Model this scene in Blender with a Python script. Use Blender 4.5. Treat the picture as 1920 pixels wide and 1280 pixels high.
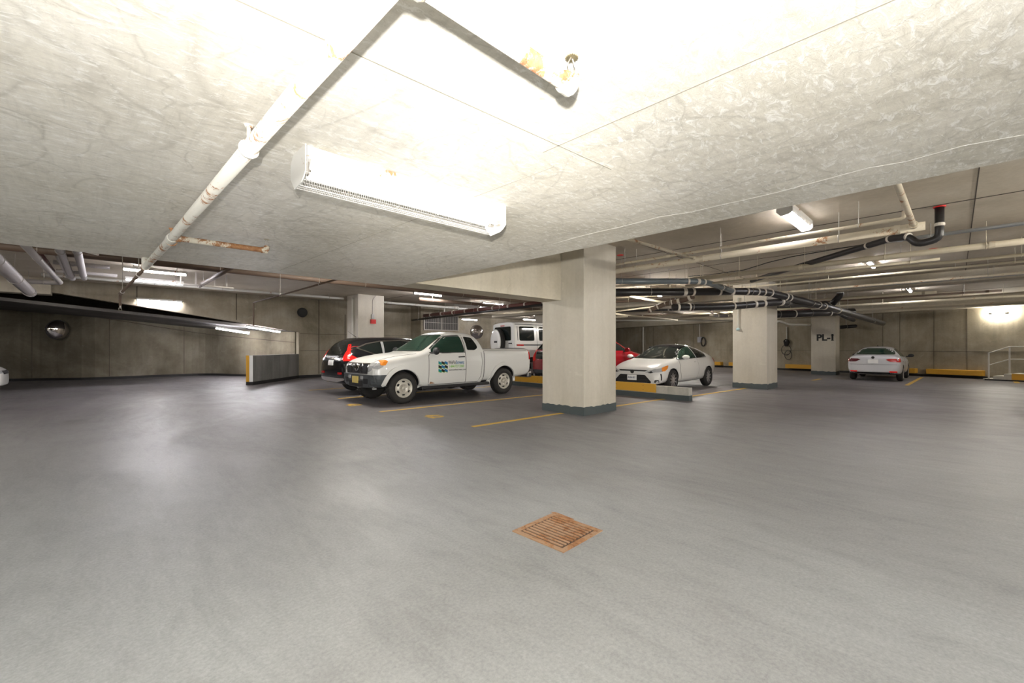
import bpy, bmesh, math, random
from mathutils import Vector, Matrix
from mathutils.bvhtree import BVHTree
from mathutils.geometry import delaunay_2d_cdt
random.seed(7)
for o in list(bpy.data.objects):
    bpy.data.objects.remove(o, do_unlink=True)
SC = bpy.context.scene
COL = SC.collection
PI = math.pi

# ------------------------------------------------------------------ camera
H_CAM = 1.35
YAW = math.atan2(.7207, .6935)
cam_d = bpy.data.cameras.new('camera')
cam = bpy.data.objects.new('camera', cam_d)
COL.objects.link(cam)
cam.location = (0, 0, H_CAM)
cam.rotation_euler = (PI/2, 0, YAW - PI/2)
cam_d.sensor_width = 36.0
cam_d.lens = 800.0/1920.0*36.0
cam_d.shift_y = (651-640)/1920.0
cam_d.clip_start = .05
SC.camera = cam
# ------------------------------------------------------------------ exposure
SC.view_settings.view_transform = 'Standard'
SC.view_settings.look = 'None'
SC.view_settings.gamma = 1
SC.view_settings.use_curve_mapping = False
SC.view_settings.exposure = 1.25
# ------------------------------------------------------------------ world (windowless basement: only a trace of light)
w = bpy.data.worlds.new('world'); SC.world = w; w.use_nodes = True
w.node_tree.nodes['Background'].inputs[0].default_value = (.5, .5, .55, 1)
w.node_tree.nodes['Background'].inputs[1].default_value = .02
# ------------------------------------------------------------------ the photographer's flash, just above the lens
FWD = Vector((math.cos(YAW), math.sin(YAW), 0))
def spot(name, loc, d, power, size, blend, rad, col=(1, 1, 1)):
    l = bpy.data.lights.new(name, 'SPOT')
    l.energy = power; l.spot_size = size; l.spot_blend = blend; l.shadow_soft_size = rad; l.color = col
    o = bpy.data.objects.new(name, l); COL.objects.link(o)
    o.location = loc
    o.rotation_euler = Vector(d).to_track_quat('-Z', 'Y').to_euler()
    return o
FL = (-.12, -.12, 1.50)
spot('flash_bare_head', FL, FWD*.75 + Vector((0, 0, 1)), 265, math.radians(165), 1.0, .035, (1, .985, .96))
spot('flash_beam', FL, FWD + Vector((0, 0, .0)), 420, math.radians(58), 1.0, .035, (1, .97, .90))
TUBE = 1.1        # emission strength of fluorescent tubes
CEIL = 3.52
SOF = 2.32

# ------------------------------------------------------------------ helpers
def link(o, parent=None):
    COL.objects.link(o)
    if parent is not None:
        o.parent = parent
    return o
def props(o, label=None, cat=None, group=None, kind=None):
    if label: o['label'] = label
    if cat: o['category'] = cat
    if group: o['group'] = group
    if kind: o['kind'] = kind
    return o
def empty(name, loc=(0, 0, 0), rz=0, **k):
    o = bpy.data.objects.new(name, None)
    o.empty_display_size = .1
    o.location = loc; o.rotation_euler = (0, 0, rz)
    link(o); props(o, **k)
    return o
def obj(name, bm, mat=None, parent=None, smooth=False, **k):
    me = bpy.data.meshes.new(name)
    bm.normal_update()
    bm.to_mesh(me); bm.free()
    if mat is not None:
        for m in (mat if isinstance(mat, (list, tuple)) else [mat]):
            me.materials.append(m)
    if smooth:
        for p in me.polygons: p.use_smooth = True
    o = bpy.data.objects.new(name, me)
    link(o, parent); props(o, **k)
    return o
def BM(): return bmesh.new()
def box(bm, x0, x1, y0, y1, z0, z1, bev=0, mi=0):
    vs = [bm.verts.new(p) for p in ((x0,y0,z0),(x1,y0,z0),(x1,y1,z0),(x0,y1,z0),(x0,y0,z1),(x1,y0,z1),(x1,y1,z1),(x0,y1,z1))]
    fs = [bm.faces.new([vs[i] for i in f]) for f in ((3,2,1,0),(4,5,6,7),(0,1,5,4),(1,2,6,5),(2,3,7,6),(3,0,4,7))]
    for f in fs: f.material_index = mi
    if bev > 0:
        es = list({e for f in fs for e in f.edges})
        bmesh.ops.bevel(bm, geom=es, offset=bev, segments=2, affect='EDGES', profile=.5)
    return vs
def prism(bm, pts, axis, a0, a1, mi=0):
    """extrude 2d polygon; axis 'y': pts=(x,z); 'x': pts=(y,z); 'z': pts=(x,y)"""
    def P(p, a):
        return {'y': (p[0], a, p[1]), 'x': (a, p[0], p[1]), 'z': (p[0], p[1], a)}[axis]
    A = [bm.verts.new(P(p, a0)) for p in pts]; B = [bm.verts.new(P(p, a1)) for p in pts]
    n = len(pts)
    fs = [bm.faces.new(A), bm.faces.new(list(reversed(B)))]
    for i in range(n):
        fs.append(bm.faces.new((A[i], B[i], B[(i+1) % n], A[(i+1) % n])))
    for f in fs: f.material_index = mi
    bmesh.ops.recalc_face_normals(bm, faces=fs)
    return A + B
def rounded(pts, r, n=4):
    """round corners of 3d polyline"""
    pts = [Vector(p) for p in pts]; out = [pts[0]]
    for i in range(1, len(pts)-1):
        a, b, c = pts[i-1], pts[i], pts[i+1]
        d1 = (a-b); d2 = (c-b)
        rr = min(r, d1.length*.45, d2.length*.45)
        p1 = b + d1.normalized()*rr; p2 = b + d2.normalized()*rr
        for k in range(n+1):
            t = k/n
            out.append(p1*(1-t)**2 + b*2*t*(1-t) + p2*t*t)
    out.append(pts[-1])
    return out
def tube(bm, pts, r, seg=10, cap=True, mi=0):
    pts = [Vector(p) for p in pts]
    n = len(pts); rings = []
    up = None
    for i in range(n):
        if i == 0: d = pts[1]-pts[0]
        elif i == n-1: d = pts[-1]-pts[-2]
        else: d = (pts[i+1]-pts[i]).normalized() + (pts[i]-pts[i-1]).normalized()
        d.normalize()
        if up is None:
            up = Vector((0, 0, 1)) if abs(d.z) < .9 else Vector((1, 0, 0))
        s = d.cross(up)
        if s.length < 1e-4: s = d.cross(Vector((0, 1, 0)))
        s.normalize(); up = s.cross(d).normalized()
        rr = r[i] if isinstance(r, (list, tuple)) else r
        rings.append([bm.verts.new(pts[i] + s*math.cos(2*PI*k/seg)*rr + up*math.sin(2*PI*k/seg)*rr) for k in range(seg)])
    fs = []
    for i in range(n-1):
        for k in range(seg):
            fs.append(bm.faces.new((rings[i][k], rings[i][(k+1) % seg], rings[i+1][(k+1) % seg], rings[i+1][k])))
    if cap:
        fs.append(bm.faces.new(list(reversed(rings[0])))); fs.append(bm.faces.new(rings[-1]))
    for f in fs: f.material_index = mi
    bmesh.ops.recalc_face_normals(bm, faces=fs)
def lathe(bm, prof, axis='y', seg=24, mi=0, off=(0, 0, 0)):
    """prof: list of (a, r): a along the axis"""
    rings = []
    for a, r in prof:
        ring = []
        for k in range(seg):
            c, s = math.cos(2*PI*k/seg)*r, math.sin(2*PI*k/seg)*r
            p = {'y': (c, a, s), 'x': (a, c, s), 'z': (c, s, a)}[axis]
            ring.append(bm.verts.new(Vector(p)+Vector(off)))
        rings.append(ring)
    fs = []
    for i in range(len(rings)-1):
        for k in range(seg):
            fs.append(bm.faces.new((rings[i][k], rings[i][(k+1) % seg], rings[i+1][(k+1) % seg], rings[i+1][k])))
    if prof[0][1] > 1e-4: fs.append(bm.faces.new(list(reversed(rings[0]))))
    if prof[-1][1] > 1e-4: fs.append(bm.faces.new(rings[-1]))
    bmesh.ops.remove_doubles(bm, verts=bm.verts[:], dist=1e-5)
    fs = [f for f in bm.faces]
    for f in fs: f.material_index = mi
    bmesh.ops.recalc_face_normals(bm, faces=fs)
# real positions recovered from the photograph's measurements (camera at the origin)
RX = Vector((math.sin(YAW), -math.cos(YAW), 0))
def Pd(px, py, d):
    return Vector((0, 0, H_CAM)) + RX*((px-960)/800.0*d) + FWD*d + Vector((0, 0, (651-py)/800.0*d))
def Pz(px, py, z):
    return Pd(px, py, (H_CAM-z)*800.0/(py-651))
def Pu(px, z, u=None, v=None):
    t = (px-960)/800.0
    d = u/(RX.x*t+FWD.x) if u is not None else v/(RX.y*t+FWD.y)
    p = RX*(t*d) + FWD*d
    return Vector((p.x, p.y, z))

# ------------------------------------------------------------------ materials
def M(name, col, rough=.5, metal=0, spec=.5, emis=None, es=0, coat=0):
    m = bpy.data.materials.new(name); m.use_nodes = True
    b = m.node_tree.nodes['Principled BSDF']
    b.inputs['Base Color'].default_value = (*col, 1)
    b.inputs['Roughness'].default_value = rough
    b.inputs['Metallic'].default_value = metal
    b.inputs['Specular IOR Level'].default_value = spec
    b.inputs['Coat Weight'].default_value = coat
    b.inputs['Coat Roughness'].default_value = .04
    if emis:
        b.inputs['Emission Color'].default_value = (*emis, 1)
        b.inputs['Emission Strength'].default_value = es
    return m
def nodes(m):
    nt = m.node_tree
    return nt, nt.nodes, nt.links, nt.nodes['Principled BSDF']
def ramp(nd, lk, src, stops):
    r = nd.new('ShaderNodeValToRGB')
    els = r.color_ramp.elements
    while len(els) < len(stops): els.new(.5)
    for e, (p, c) in zip(els, stops):
        e.position = p
        e.color = (*c, 1) if isinstance(c, tuple) else (c, c, c, 1)
    lk.new(src, r.inputs[0]); return r.outputs[0]
def noise(nd, lk, vec, scale, detail=4, rough=.6, dist=0):
    n = nd.new('ShaderNodeTexNoise')
    n.inputs['Scale'].default_value = scale; n.inputs['Detail'].default_value = detail
    n.inputs['Roughness'].default_value = rough; n.inputs['Distortion'].default_value = dist
    lk.new(vec, n.inputs['Vector']); return n
def mapping(nd, lk, src, scale=(1, 1, 1), rot=(0, 0, 0), loc=(0, 0, 0)):
    mp = nd.new('ShaderNodeMapping')
    mp.inputs['Scale'].default_value = scale; mp.inputs['Rotation'].default_value = rot
    mp.inputs['Location'].default_value = loc
    lk.new(src, mp.inputs['Vector']); return mp.outputs[0]
def mix(nd, lk, fac, a, b, mode='MIX'):
    x = nd.new('ShaderNodeMix'); x.data_type = 'RGBA'; x.blend_type = mode
    if isinstance(fac, (int, float)): x.inputs[0].default_value = fac
    else: lk.new(fac, x.inputs[0])
    for s, i in ((a, 6), (b, 7)):
        if isinstance(s, tuple): x.inputs[i].default_value = (*s, 1)
        else: lk.new(s, x.inputs[i])
    return x.outputs[2]
def mth(nd, lk, op, a, b=None):
    x = nd.new('ShaderNodeMath'); x.operation = op
    for i, s in enumerate((a, b)):
        if s is None: continue
        if isinstance(s, (int, float)): x.inputs[i].default_value = s
        else: lk.new(s, x.inputs[i])
    return x.outputs[0]
def bump(nd, lk, b, h, strength=.3, dist=.02):
    x = nd.new('ShaderNodeBump'); x.inputs['Strength'].default_value = strength; x.inputs['Distance'].default_value = dist
    lk.new(h, x.inputs['Height']); lk.new(x.outputs[0], b.inputs['Normal'])

def concrete(name, c0, c1, c2, rough=.85, streak=.7, stain=.5):
    m = M(name, c1, rough, spec=.25)
    nt, nd, lk, b = nodes(m)
    tc = nd.new('ShaderNodeTexCoord').outputs['Object']
    n1 = noise(nd, lk, tc, .55, 6, .62, .4)
    col = ramp(nd, lk, n1.outputs[0], [(.3, c0), (.5, c1), (.72, c2)])
    if streak:
        v = mapping(nd, lk, tc, (3.5, 3.5, .35))
        n2 = noise(nd, lk, v, 1.2, 5, .65, .2)
        s = ramp(nd, lk, n2.outputs[0], [(.35, .72), (.55, 1.0), (.75, 1.12)])
        col = mix(nd, lk, float(streak), col, s, 'MULTIPLY')
    n3 = noise(nd, lk, tc, 14, 5, .7)
    s3 = ramp(nd, lk, n3.outputs[0], [(.3, .86), (.6, 1.05)])
    col = mix(nd, lk, stain, col, s3, 'MULTIPLY')
    n4 = noise(nd, lk, mapping(nd, lk, tc, (1, 1, 1), (0, 0, 0), (7, 3, 2)), 2.4, 7, .75, 1.2)
    pat = ramp(nd, lk, n4.outputs[0], [(.62, 0.0), (.68, 1.0)])
    col = mix(nd, lk, mth(nd, lk, 'MULTIPLY', pat, .35), col, (min(c2[0]*1.15, 1), min(c2[1]*1.15, 1), min(c2[2]*1.13, 1)))
    lk.new(col, b.inputs['Base Color'])
    bump(nd, lk, b, n3.outputs[0], .25, .01)
    return m
wall_m = concrete('wall_concrete', (.20, .17, .115), (.31, .27, .20), (.42, .38, .30), streak=.45)
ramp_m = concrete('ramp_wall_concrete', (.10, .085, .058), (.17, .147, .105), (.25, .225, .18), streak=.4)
beam_m = concrete('beam_concrete', (.42, .37, .27), (.52, .47, .37), (.60, .55, .45), streak=.25)
pillar_m = concrete('pillar_paint', (.46, .42, .34), (.53, .49, .41), (.59, .555, .48), rough=.6, stain=.3, streak=.25)
ceil_m = concrete('high_ceiling_concrete', (.44, .385, .295), (.55, .485, .385), (.63, .575, .48), streak=False)
curb_m = concrete('kerb_concrete', (.42, .40, .35), (.52, .50, .44), (.60, .58, .52))
joint_m = M('dark_joint', (.07, .055, .04), .9)

def soffit_material():
    m = M('trowelled_soffit', (.6, .58, .52), .55, spec=.35)
    nt, nd, lk, b = nodes(m)
    tc = nd.new('ShaderNodeTexCoord').outputs['Object']
    base = noise(nd, lk, tc, .7, 6, .6, .6)
    col = ramp(nd, lk, base.outputs[0], [(.3, (.58, .54, .45)), (.5, (.69, .65, .565)), (.7, (.77, .735, .66))])
    # long brushed streaks
    st = noise(nd, lk, mapping(nd, lk, tc, (7, .9, 1), (0, 0, .5)), 2.2, 8, .75, 1.0)
    col = mix(nd, lk, .6, col, ramp(nd, lk, st.outputs[0], [(.3, .78), (.5, 1.0), (.72, 1.14)]), 'MULTIPLY')
    st2 = noise(nd, lk, mapping(nd, lk, tc, (1.2, 8, 1), (0, 0, -.35)), 2.6, 8, .8, 1.6)
    col = mix(nd, lk, .5, col, ramp(nd, lk, st2.outputs[0], [(.36, .80), (.5, 1.0), (.7, 1.12)]), 'MULTIPLY')
    # curling trowel marks: contour lines of a warped noise
    acc = None
    for (sc, off, wd) in ((.75, (0, 0, 0), .014), (1.2, (5, 9, 0), .018), (1.9, (2, 4, 0), .022)):
        a = noise(nd, lk, mapping(nd, lk, tc, (1, 1, 1), (0, 0, off[0]*.3), off), sc, 1.2, .35, 1.9)
        d = mth(nd, lk, 'ABSOLUTE', mth(nd, lk, 'SUBTRACT', a.outputs[0], .5))
        l = ramp(nd, lk, d, [(0, 1.0), (wd, 0.0)])
        brk = noise(nd, lk, tc, 1.1+sc, 3)
        l = mth(nd, lk, 'MULTIPLY', l, ramp(nd, lk, brk.outputs[0], [(.42, 0.0), (.55, 1.0)]))
        acc = l if acc is None else mth(nd, lk, 'MAXIMUM', acc, l)
    col = mix(nd, lk, mth(nd, lk, 'MULTIPLY', acc, .38), col, (.36, .33, .27))
    # glossy flecks and pits
    fl = noise(nd, lk, mapping(nd, lk, tc, (1, 2.2, 1), (0, 0, .9)), 13, 8, .8, .8)
    col = mix(nd, lk, mth(nd, lk, 'MULTIPLY', ramp(nd, lk, fl.outputs[0], [(.52, 0.0), (.60, 1.0)]), .62), col, (.93, .91, .87))
    col = mix(nd, lk, mth(nd, lk, 'MULTIPLY', ramp(nd, lk, fl.outputs[0], [(.34, 1.0), (.43, 0.0)]), .5), col, (.44, .395, .32))
    lk.new(col, b.inputs['Base Color'])
    lk.new(ramp(nd, lk, st.outputs[0], [(.3, .62), (.7, .42)]), b.inputs['Roughness'])
    bump(nd, lk, b, fl.outputs[0], .35, .02)
    return m
sof_m = soffit_material()

def floor_material():
    m = M('coated_floor', (.35, .36, .36), .4, spec=.35)
    nt, nd, lk, b = nodes(m)
    tc = nd.new('ShaderNodeTexCoord').outputs['Object']
    big = noise(nd, lk, tc, .22, 5, .6, .8)
    col = ramp(nd, lk, big.outputs[0], [(.3, (.33, .335, .335)), (.5, (.405, .418, .42)), (.7, (.46, .48, .48))])
    sm = noise(nd, lk, mapping(nd, lk, tc, (3.0, .6, 1), (0, 0, .75)), 1.3, 7, .7, 1.2)
    col = mix(nd, lk, .55, col, ramp(nd, lk, sm.outputs[0], [(.3, .78), (.5, 1.0), (.7, 1.10)]), 'MULTIPLY')
    gr = noise(nd, lk, tc, 55, 5, .75)
    col = mix(nd, lk, .8, col, ramp(nd, lk, gr.outputs[0], [(.3, .72), (.55, 1.0), (.75, 1.22)]), 'MULTIPLY')
    g2 = noise(nd, lk, mapping(nd, lk, tc, (1, .5, 1), (0, 0, .8)), 11, 7, .8)
    col = mix(nd, lk, .6, col, ramp(nd, lk, g2.outputs[0], [(.3, .84), (.5, 1.0), (.7, 1.12)]), 'MULTIPLY')
    # dark tyre scuffs and damp stains
    dk = noise(nd, lk, mapping(nd, lk, tc, (1, .45, 1), (0, 0, .5), (3, 1, 0)), .8, 8, .72, 1.6)
    col = mix(nd, lk, mth(nd, lk, 'MULTIPLY', ramp(nd, lk, dk.outputs[0], [(.56, 0.0), (.80, 1.0)]), .5), col, (.17, .16, .155))
    fl = noise(nd, lk, tc, 38, 3, .6)
    col = mix(nd, lk, ramp(nd, lk, fl.outputs[0], [(.765, 0.0), (.79, .6)]), col, (.7, .7, .68))
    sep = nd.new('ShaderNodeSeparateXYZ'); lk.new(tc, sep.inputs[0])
    # floor darkens with distance from the camera: dimmer far light painted into the colour
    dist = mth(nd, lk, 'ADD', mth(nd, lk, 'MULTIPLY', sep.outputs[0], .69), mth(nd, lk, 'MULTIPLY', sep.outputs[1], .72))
    far_shade = ramp(nd, lk, mth(nd, lk, 'MULTIPLY', mth(nd, lk, 'ADD', dist, mth(nd, lk, 'MULTIPLY', big.outputs[0], 4.0)), .05), [(.2, 0.0), (.55, 1.0)])
    col = mix(nd, lk, mth(nd, lk, 'MULTIPLY', far_shade, .85), col, mix(nd, lk, 1.0, col, (.33, .285, .295), 'MULTIPLY'))
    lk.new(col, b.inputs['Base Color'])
    rg = ramp(nd, lk, dk.outputs[0], [(.35, .56), (.6, .42), (.75, .32)])
    lk.new(rg, b.inputs['Roughness'])
    bump(nd, lk, b, gr.outputs[0], .22, .006)
    return m
floor_m = floor_material()

def rusty(name, paint, amount=.5, rough=.6):
    m = M(name, paint, rough)
    nt, nd, lk, b = nodes(m)
    tc = nd.new('ShaderNodeTexCoord').outputs['Object']
    n = noise(nd, lk, mapping(nd, lk, tc, (1, 1, 1)), 3.5, 9, .8, .8)
    f = ramp(nd, lk, n.outputs[0], [(.62-amount*.2, 0.0), (.66-amount*.2, 1.0)])
    n2 = noise(nd, lk, tc, 30, 4)
    rust = ramp(nd, lk, n2.outputs[0], [(.3, (.22, .09, .035)), (.7, (.46, .24, .11))])
    col = mix(nd, lk, f, paint, rust)
    lk.new(col, b.inputs['Base Color'])
    lk.new(ramp(nd, lk, f, [(0, rough), (1, .9)]), b.inputs['Roughness'])
    bump(nd, lk, b, n.outputs[0], .3, .004)
    return m
pipe_rust = rusty('white_pipe_rusting', (.72, .69, .61), .42)
pipe_rust2 = rusty('cream_pipe_rusting', (.60, .53, .40), .35)
pipe_rust3 = rusty('flaking_branch_pipe', (.70, .64, .52), .85)
pipe_cream = rusty('cream_painted_pipe', (.52, .46, .34), .05)
pipe_grey = rusty('grey_plastic_pipe', (.42, .39, .38), .0)
pipe_white = rusty('white_painted_pipe', (.68, .66, .60), .05)
pipe_black = M('black_drain_pipe', (.022, .02, .02), .35)
pipe_maroon = M('maroon_drain_pipe', (.14, .055, .045), .45)
pipe_brown = M('brown_pipe', (.12, .08, .055), .6)
conduit_m = M('galvanised_conduit', (.55, .58, .60), .35, .8)
clamp_m = M('pale_clamp_band', (.60, .55, .47), .5)
steel_m = M('dull_steel', (.45, .42, .38), .45, .7)
dark_m = M('dark_recess', (.012, .012, .013), .8)
green_m = M('dark_green_base_paint', (.060, .074, .076), .6)
blackband_m = M('black_base_paint', (.012, .011, .011), .7)
yellow_m = M('yellow_kerb_paint', (.62, .33, .03), .55)
yline_m = rusty('yellow_line_paint', (.60, .38, .07), .0, .6)
enamel_m = rusty('white_enamel', (.62, .605, .57), .16, .4)
tube_m = M('lit_tube', (1, 1, 1), .4, emis=(1, .97, .93), es=TUBE)
far_tube_m = M('lit_tube_cool', (1, 1, 1), .4, emis=(.97, .95, 1.0), es=120)
hall_fill_tube_m = M('fill_tube_hall', (1, 1, 1), .4, emis=(1, .95, .88), es=230)
near_fill_tube_m = M('fill_tube_near', (1, 1, 1), .4, emis=(.97, .98, 1.0), es=300)
wire_m = M('guard_wire', (.75, .73, .70), .4, .3)
red_m = M('red_plastic', (.55, .015, .012), .4)
whitepl_m = M('white_plastic', (.8, .8, .78), .4)
mirror_m = M('convex_mirror_face', (.55, .52, .50), .06, 1.0)
black_rub = M('black_rubber', (.02, .019, .018), .6)
rustplate_m = rusty('rusty_steel_grate', (.40, .25, .15), .66, .85)
rustdark_m = rusty('dark_rusty_steel', (.11, .07, .05), .2, .9)
ink_m = M('black_ink', (.012, .012, .012), .6)

# ================================================================== SETTING
def struct(name, bm, mat, parent=None, smooth=False):
    return obj(name, bm, mat, parent, smooth, kind='structure' if parent is None else None)
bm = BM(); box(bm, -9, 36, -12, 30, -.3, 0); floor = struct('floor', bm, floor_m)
bm = BM(); box(bm, -9, 36, -12, 30, CEIL, CEIL+.3); ceiling = struct('ceiling', bm, ceil_m)
# low transfer slab overhead
bm = BM(); box(bm, -9, 3.41, -12, 6.165, SOF, CEIL+.02); slab = struct('ceiling_low_slab', bm, sof_m)
bm = BM(); box(bm, 3.405, 6.86, 5.65, 6.165, SOF, CEIL+.01); struct('beam_over_pillar', bm, beam_m)
# joints
def strip(name, a, b, wd, th, parent, mat=joint_m):
    a, b = Vector(a), Vector(b); d = (b-a); L = d.length; d.normalize()
    s = Vector((0, 0, 1)).cross(d)
    if s.length < .1: s = Vector((1, 0, 0))
    s.normalize(); n = d.cross(s)
    bm = BM(); q = []
    for (p, sg, t) in ((a, -1, 0), (a, 1, 0), (b, 1, 0), (b, -1, 0)):
        q.append(p + s*sg*wd/2)
    vs = [bm.verts.new(p + n*th/2) for p in q] + [bm.verts.new(p - n*th/2) for p in q]
    for f in ((0,1,2,3),(7,6,5,4),(0,4,5,1),(1,5,6,2),(2,6,7,3),(3,7,4,0)):
        bm.faces.new([vs[i] for i in f])
    bmesh.ops.recalc_face_normals(bm, faces=bm.faces[:])
    return obj(name, bm, mat, parent)
faint_m = M('shallow_joint', (.34, .31, .25), .9)
strip('formwork_joint', (Pz(1690, 4, SOF).x, -3.0, SOF), (Pz(1070, 262, SOF).x, 1.42, SOF), .006, .004, slab, faint_m)
strip('formwork_joint', (2.0, 1.30, SOF), (-.3, 1.42, SOF), .006, .004, slab, faint_m)
strip('formwork_joint', (1.75, 1.5, SOF), (1.62, 5.9, SOF), .004, .003, slab, faint_m)
crack_m = M('crack_filler', (.80, .77, .72), .8)
_r = random.Random(3); _y = -2.0; _x = 3.05
while _y < 2.6:
    ny = _y + _r.uniform(.1, .25); nx = 3.02 + _r.uniform(-.035, .035)
    strip('hairline_crack', (_x, _y, SOF), (nx, ny, SOF), .0028, .002, slab, crack_m); _x, _y = nx, ny
strip('formwork_joint', (9.19, -10, CEIL), (9.19, 20, CEIL), .022, .012, ceiling)
for vv in (-.2, -2.6, 4.6, 8.0): strip('formwork_joint', (3.45, vv, CEIL), (26, vv, CEIL), .012, .01, ceiling)
for uu in (11.6, 14.0, 16.4, 18.8, 21.2, 23.6): strip('formwork_joint', (uu, -10, CEIL), (uu, 20, CEIL), .014, .01, ceiling)
# high ceiling downstand beams
bm = BM(); box(bm, 17.5, 18.1, -12, 20, 3.2, CEIL+.01); struct('beam_across_hall', bm, beam_m)

# far right wall (turned a little)
W0 = Vector((26.9, -1.9, 0)); WD = Vector((.271, .963, 0)).normalized(); WN = Vector((-WD.y, WD.x, 0))  # WN points into the hall
if WN.x > 0: WN = -WN
def wpt(s, off=0, z=0): return W0 + WD*s + WN*off + Vector((0, 0, z))
def w_s(px, off=0):
    t = (px-960)/800.0; d = RX*t + FWD
    # solve k*d = W0+WN*off + WD*s
    A = W0 + WN*off
    k = (A.x*WD.y - A.y*WD.x)/(d.x*WD.y - d.y*WD.x)
    p = d*k
    return (p - A).dot(WD)
def wbox(bm, s0, s1, o0, o1, z0, z1, bev=0, mi=0):
    vs = []
    for z in (z0, z1):
        for (s, o) in ((s0, o0), (s1, o0), (s1, o1), (s0, o1)):
            vs.append(bm.verts.new(wpt(s, o, z)))
    fs = [bm.faces.new([vs[i] for i in f]) for f in ((3,2,1,0),(4,5,6,7),(0,1,5,4),(1,2,6,5),(2,3,7,6),(3,0,4,7))]
    for f in fs: f.material_index = mi
    bmesh.ops.recalc_face_normals(bm, faces=fs)
bm = BM(); wbox(bm, -12, 33, -.3, 0, 0, CEIL); wall_far = struct('wall_right', bm, wall_m)
bm = BM(); wbox(bm, -12, 33, 0, .02, 0, .10); struct('baseboard_right', bm, blackband_m)
bm = BM(); wbox(bm, -12, 33, 0, .55, 3.05, CEIL+.01); struct('beam_right', bm, beam_m)
for px in (1687, 1751, 1813, 1655, 1225, 1300): strip('formwork_joint', wpt(w_s(px), .0, .12), wpt(w_s(px), .0, 3.05), .035, .012, wall_far)
strip('formwork_joint', wpt(-2, 0, 1.17), wpt(14, 0, 1.17), .03, .012, wall_far)

# back wall, its sloping ramp opening
bm = BM()
prism(bm, [(6.25, 0), (11.8, 0), (11.8, CEIL), (-1.15, CEIL), (-1.15, 3.11), (6.25, 2.03)], 'y', 20.0, 20.35)
wall_back = struct('wall_back', bm, wall_m)
bm = BM(); box(bm, -9, -1.15, 19.75, 20.35, 3.02, CEIL); struct('beam_back_left', bm, beam_m)
bm = BM(); box(bm, 11.8, 14.2, 19.0, 20.35, 0, CEIL); wb2 = struct('wall_back_recess', bm, wall_m)
bm = BM(); box(bm, 14.2, 36, 24.0, 24.3, 0, CEIL); box(bm, 14.0, 14.2, 20.3, 24.3, 0, CEIL); struct('wall_back_far', bm, wall_m)
bm = BM(); box(bm, 6.25, 11.8, 19.98, 20, 0, .12); box(bm, 14.2, 36, 23.98, 24, 0, .12); struct('baseboard_back', bm, blackband_m)
for (x, z0, z1) in ((.9, 2.85, 3.5), (3.9, 2.45, 3.5), (7.1, .15, 3.5), (8.3, 1.4, 2.9), (9.6, .15, 3.5)):
    strip('formwork_joint', (x, 20, z0), (x, 20, z1), .03, .012, wall_back)
strip('formwork_joint', (6.3, 20, 1.95), (11.8, 20, 1.95), .025, .012, wall_back)
strip('formwork_joint', (6.3, 20, 1.2), (11.8, 20, 1.2), .02, .012, wall_back)
# left / rear enclosing walls
bm = BM(); box(bm, -9.3, -9, -12, 30, 0, CEIL); struct('wall_left', bm, wall_m)
bm = BM(); box(bm, -9.3, 36, -12.3, -12, 0, CEIL); struct('wall_rear', bm, wall_m)
bm = BM(); box(bm, -9.3, 36, 29.9, 30.2, 0, CEIL); struct('wall_beyond_ramp', bm, wall_m)
# curved ramp wall
def curve_pts(P, n=6):
    out = []
    for i in range(len(P)-1):
        p0 = P[max(i-1, 0)]; p1 = P[i]; p2 = P[i+1]; p3 = P[min(i+2, len(P)-1)]
        for k in range(n):
            t = k/n
            out.append(tuple(.5*((2*p1[j]) + (-p0[j]+p2[j])*t + (2*p0[j]-5*p1[j]+4*p2[j]-p3[j])*t*t + (-p0[j]+3*p1[j]-3*p2[j]+p3[j])*t**3) for j in range(2)))
    out.append(P[-1]); return out
RW = curve_pts([(-9, 26.6), (-3, 26.2), (-.2, 25.0), (2.0, 25.2), (3.6, 25.0), (4.9, 22.8), (6.2, 20.36)])
def wall_ribbon(bm, pts, z0, z1, th):
    prev = None
    for i, p in enumerate(pts):
        a = Vector((*p, 0)); b = Vector((*pts[min(i+1, len(pts)-1)], 0)); c = Vector((*pts[max(i-1, 0)], 0))
        d = (b-c).normalized(); nrm = Vector((-d.y, d.x, 0))
        zz0 = z0(a.x) if callable(z0) else z0; zz1 = z1(a.x) if callable(z1) else z1
        q = [bm.verts.new((a.x, a.y, zz0)), bm.verts.new((a.x, a.y, zz1)),
             bm.verts.new((a.x+nrm.x*th, a.y+nrm.y*th, zz1)), bm.verts.new((a.x+nrm.x*th, a.y+nrm.y*th, zz0))]
        if prev:
            for k in range(4): bm.faces.new((prev[k], prev[(k+1) % 4], q[(k+1) % 4], q[k]))
        else: bm.faces.new(q)
        prev = q
    bm.faces.new(prev)
    bmesh.ops.recalc_face_normals(bm, faces=bm.faces[:])
RS = lambda x: min(3.11 - .146*(x+1.15), 3.4)
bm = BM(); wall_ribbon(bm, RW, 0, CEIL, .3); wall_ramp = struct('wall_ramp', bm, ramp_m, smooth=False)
bm = BM(); wall_ribbon(bm, RW, 0, .10, -.02); struct('baseboard_ramp', bm, blackband_m)
bm = BM(); wall_ribbon(bm, RW, lambda x: RS(x)-.30-.02*(x+3), lambda x: RS(x)-.275-.02*(x+3), -.012); obj('pour_joint', bm, joint_m, wall_ramp)
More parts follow.
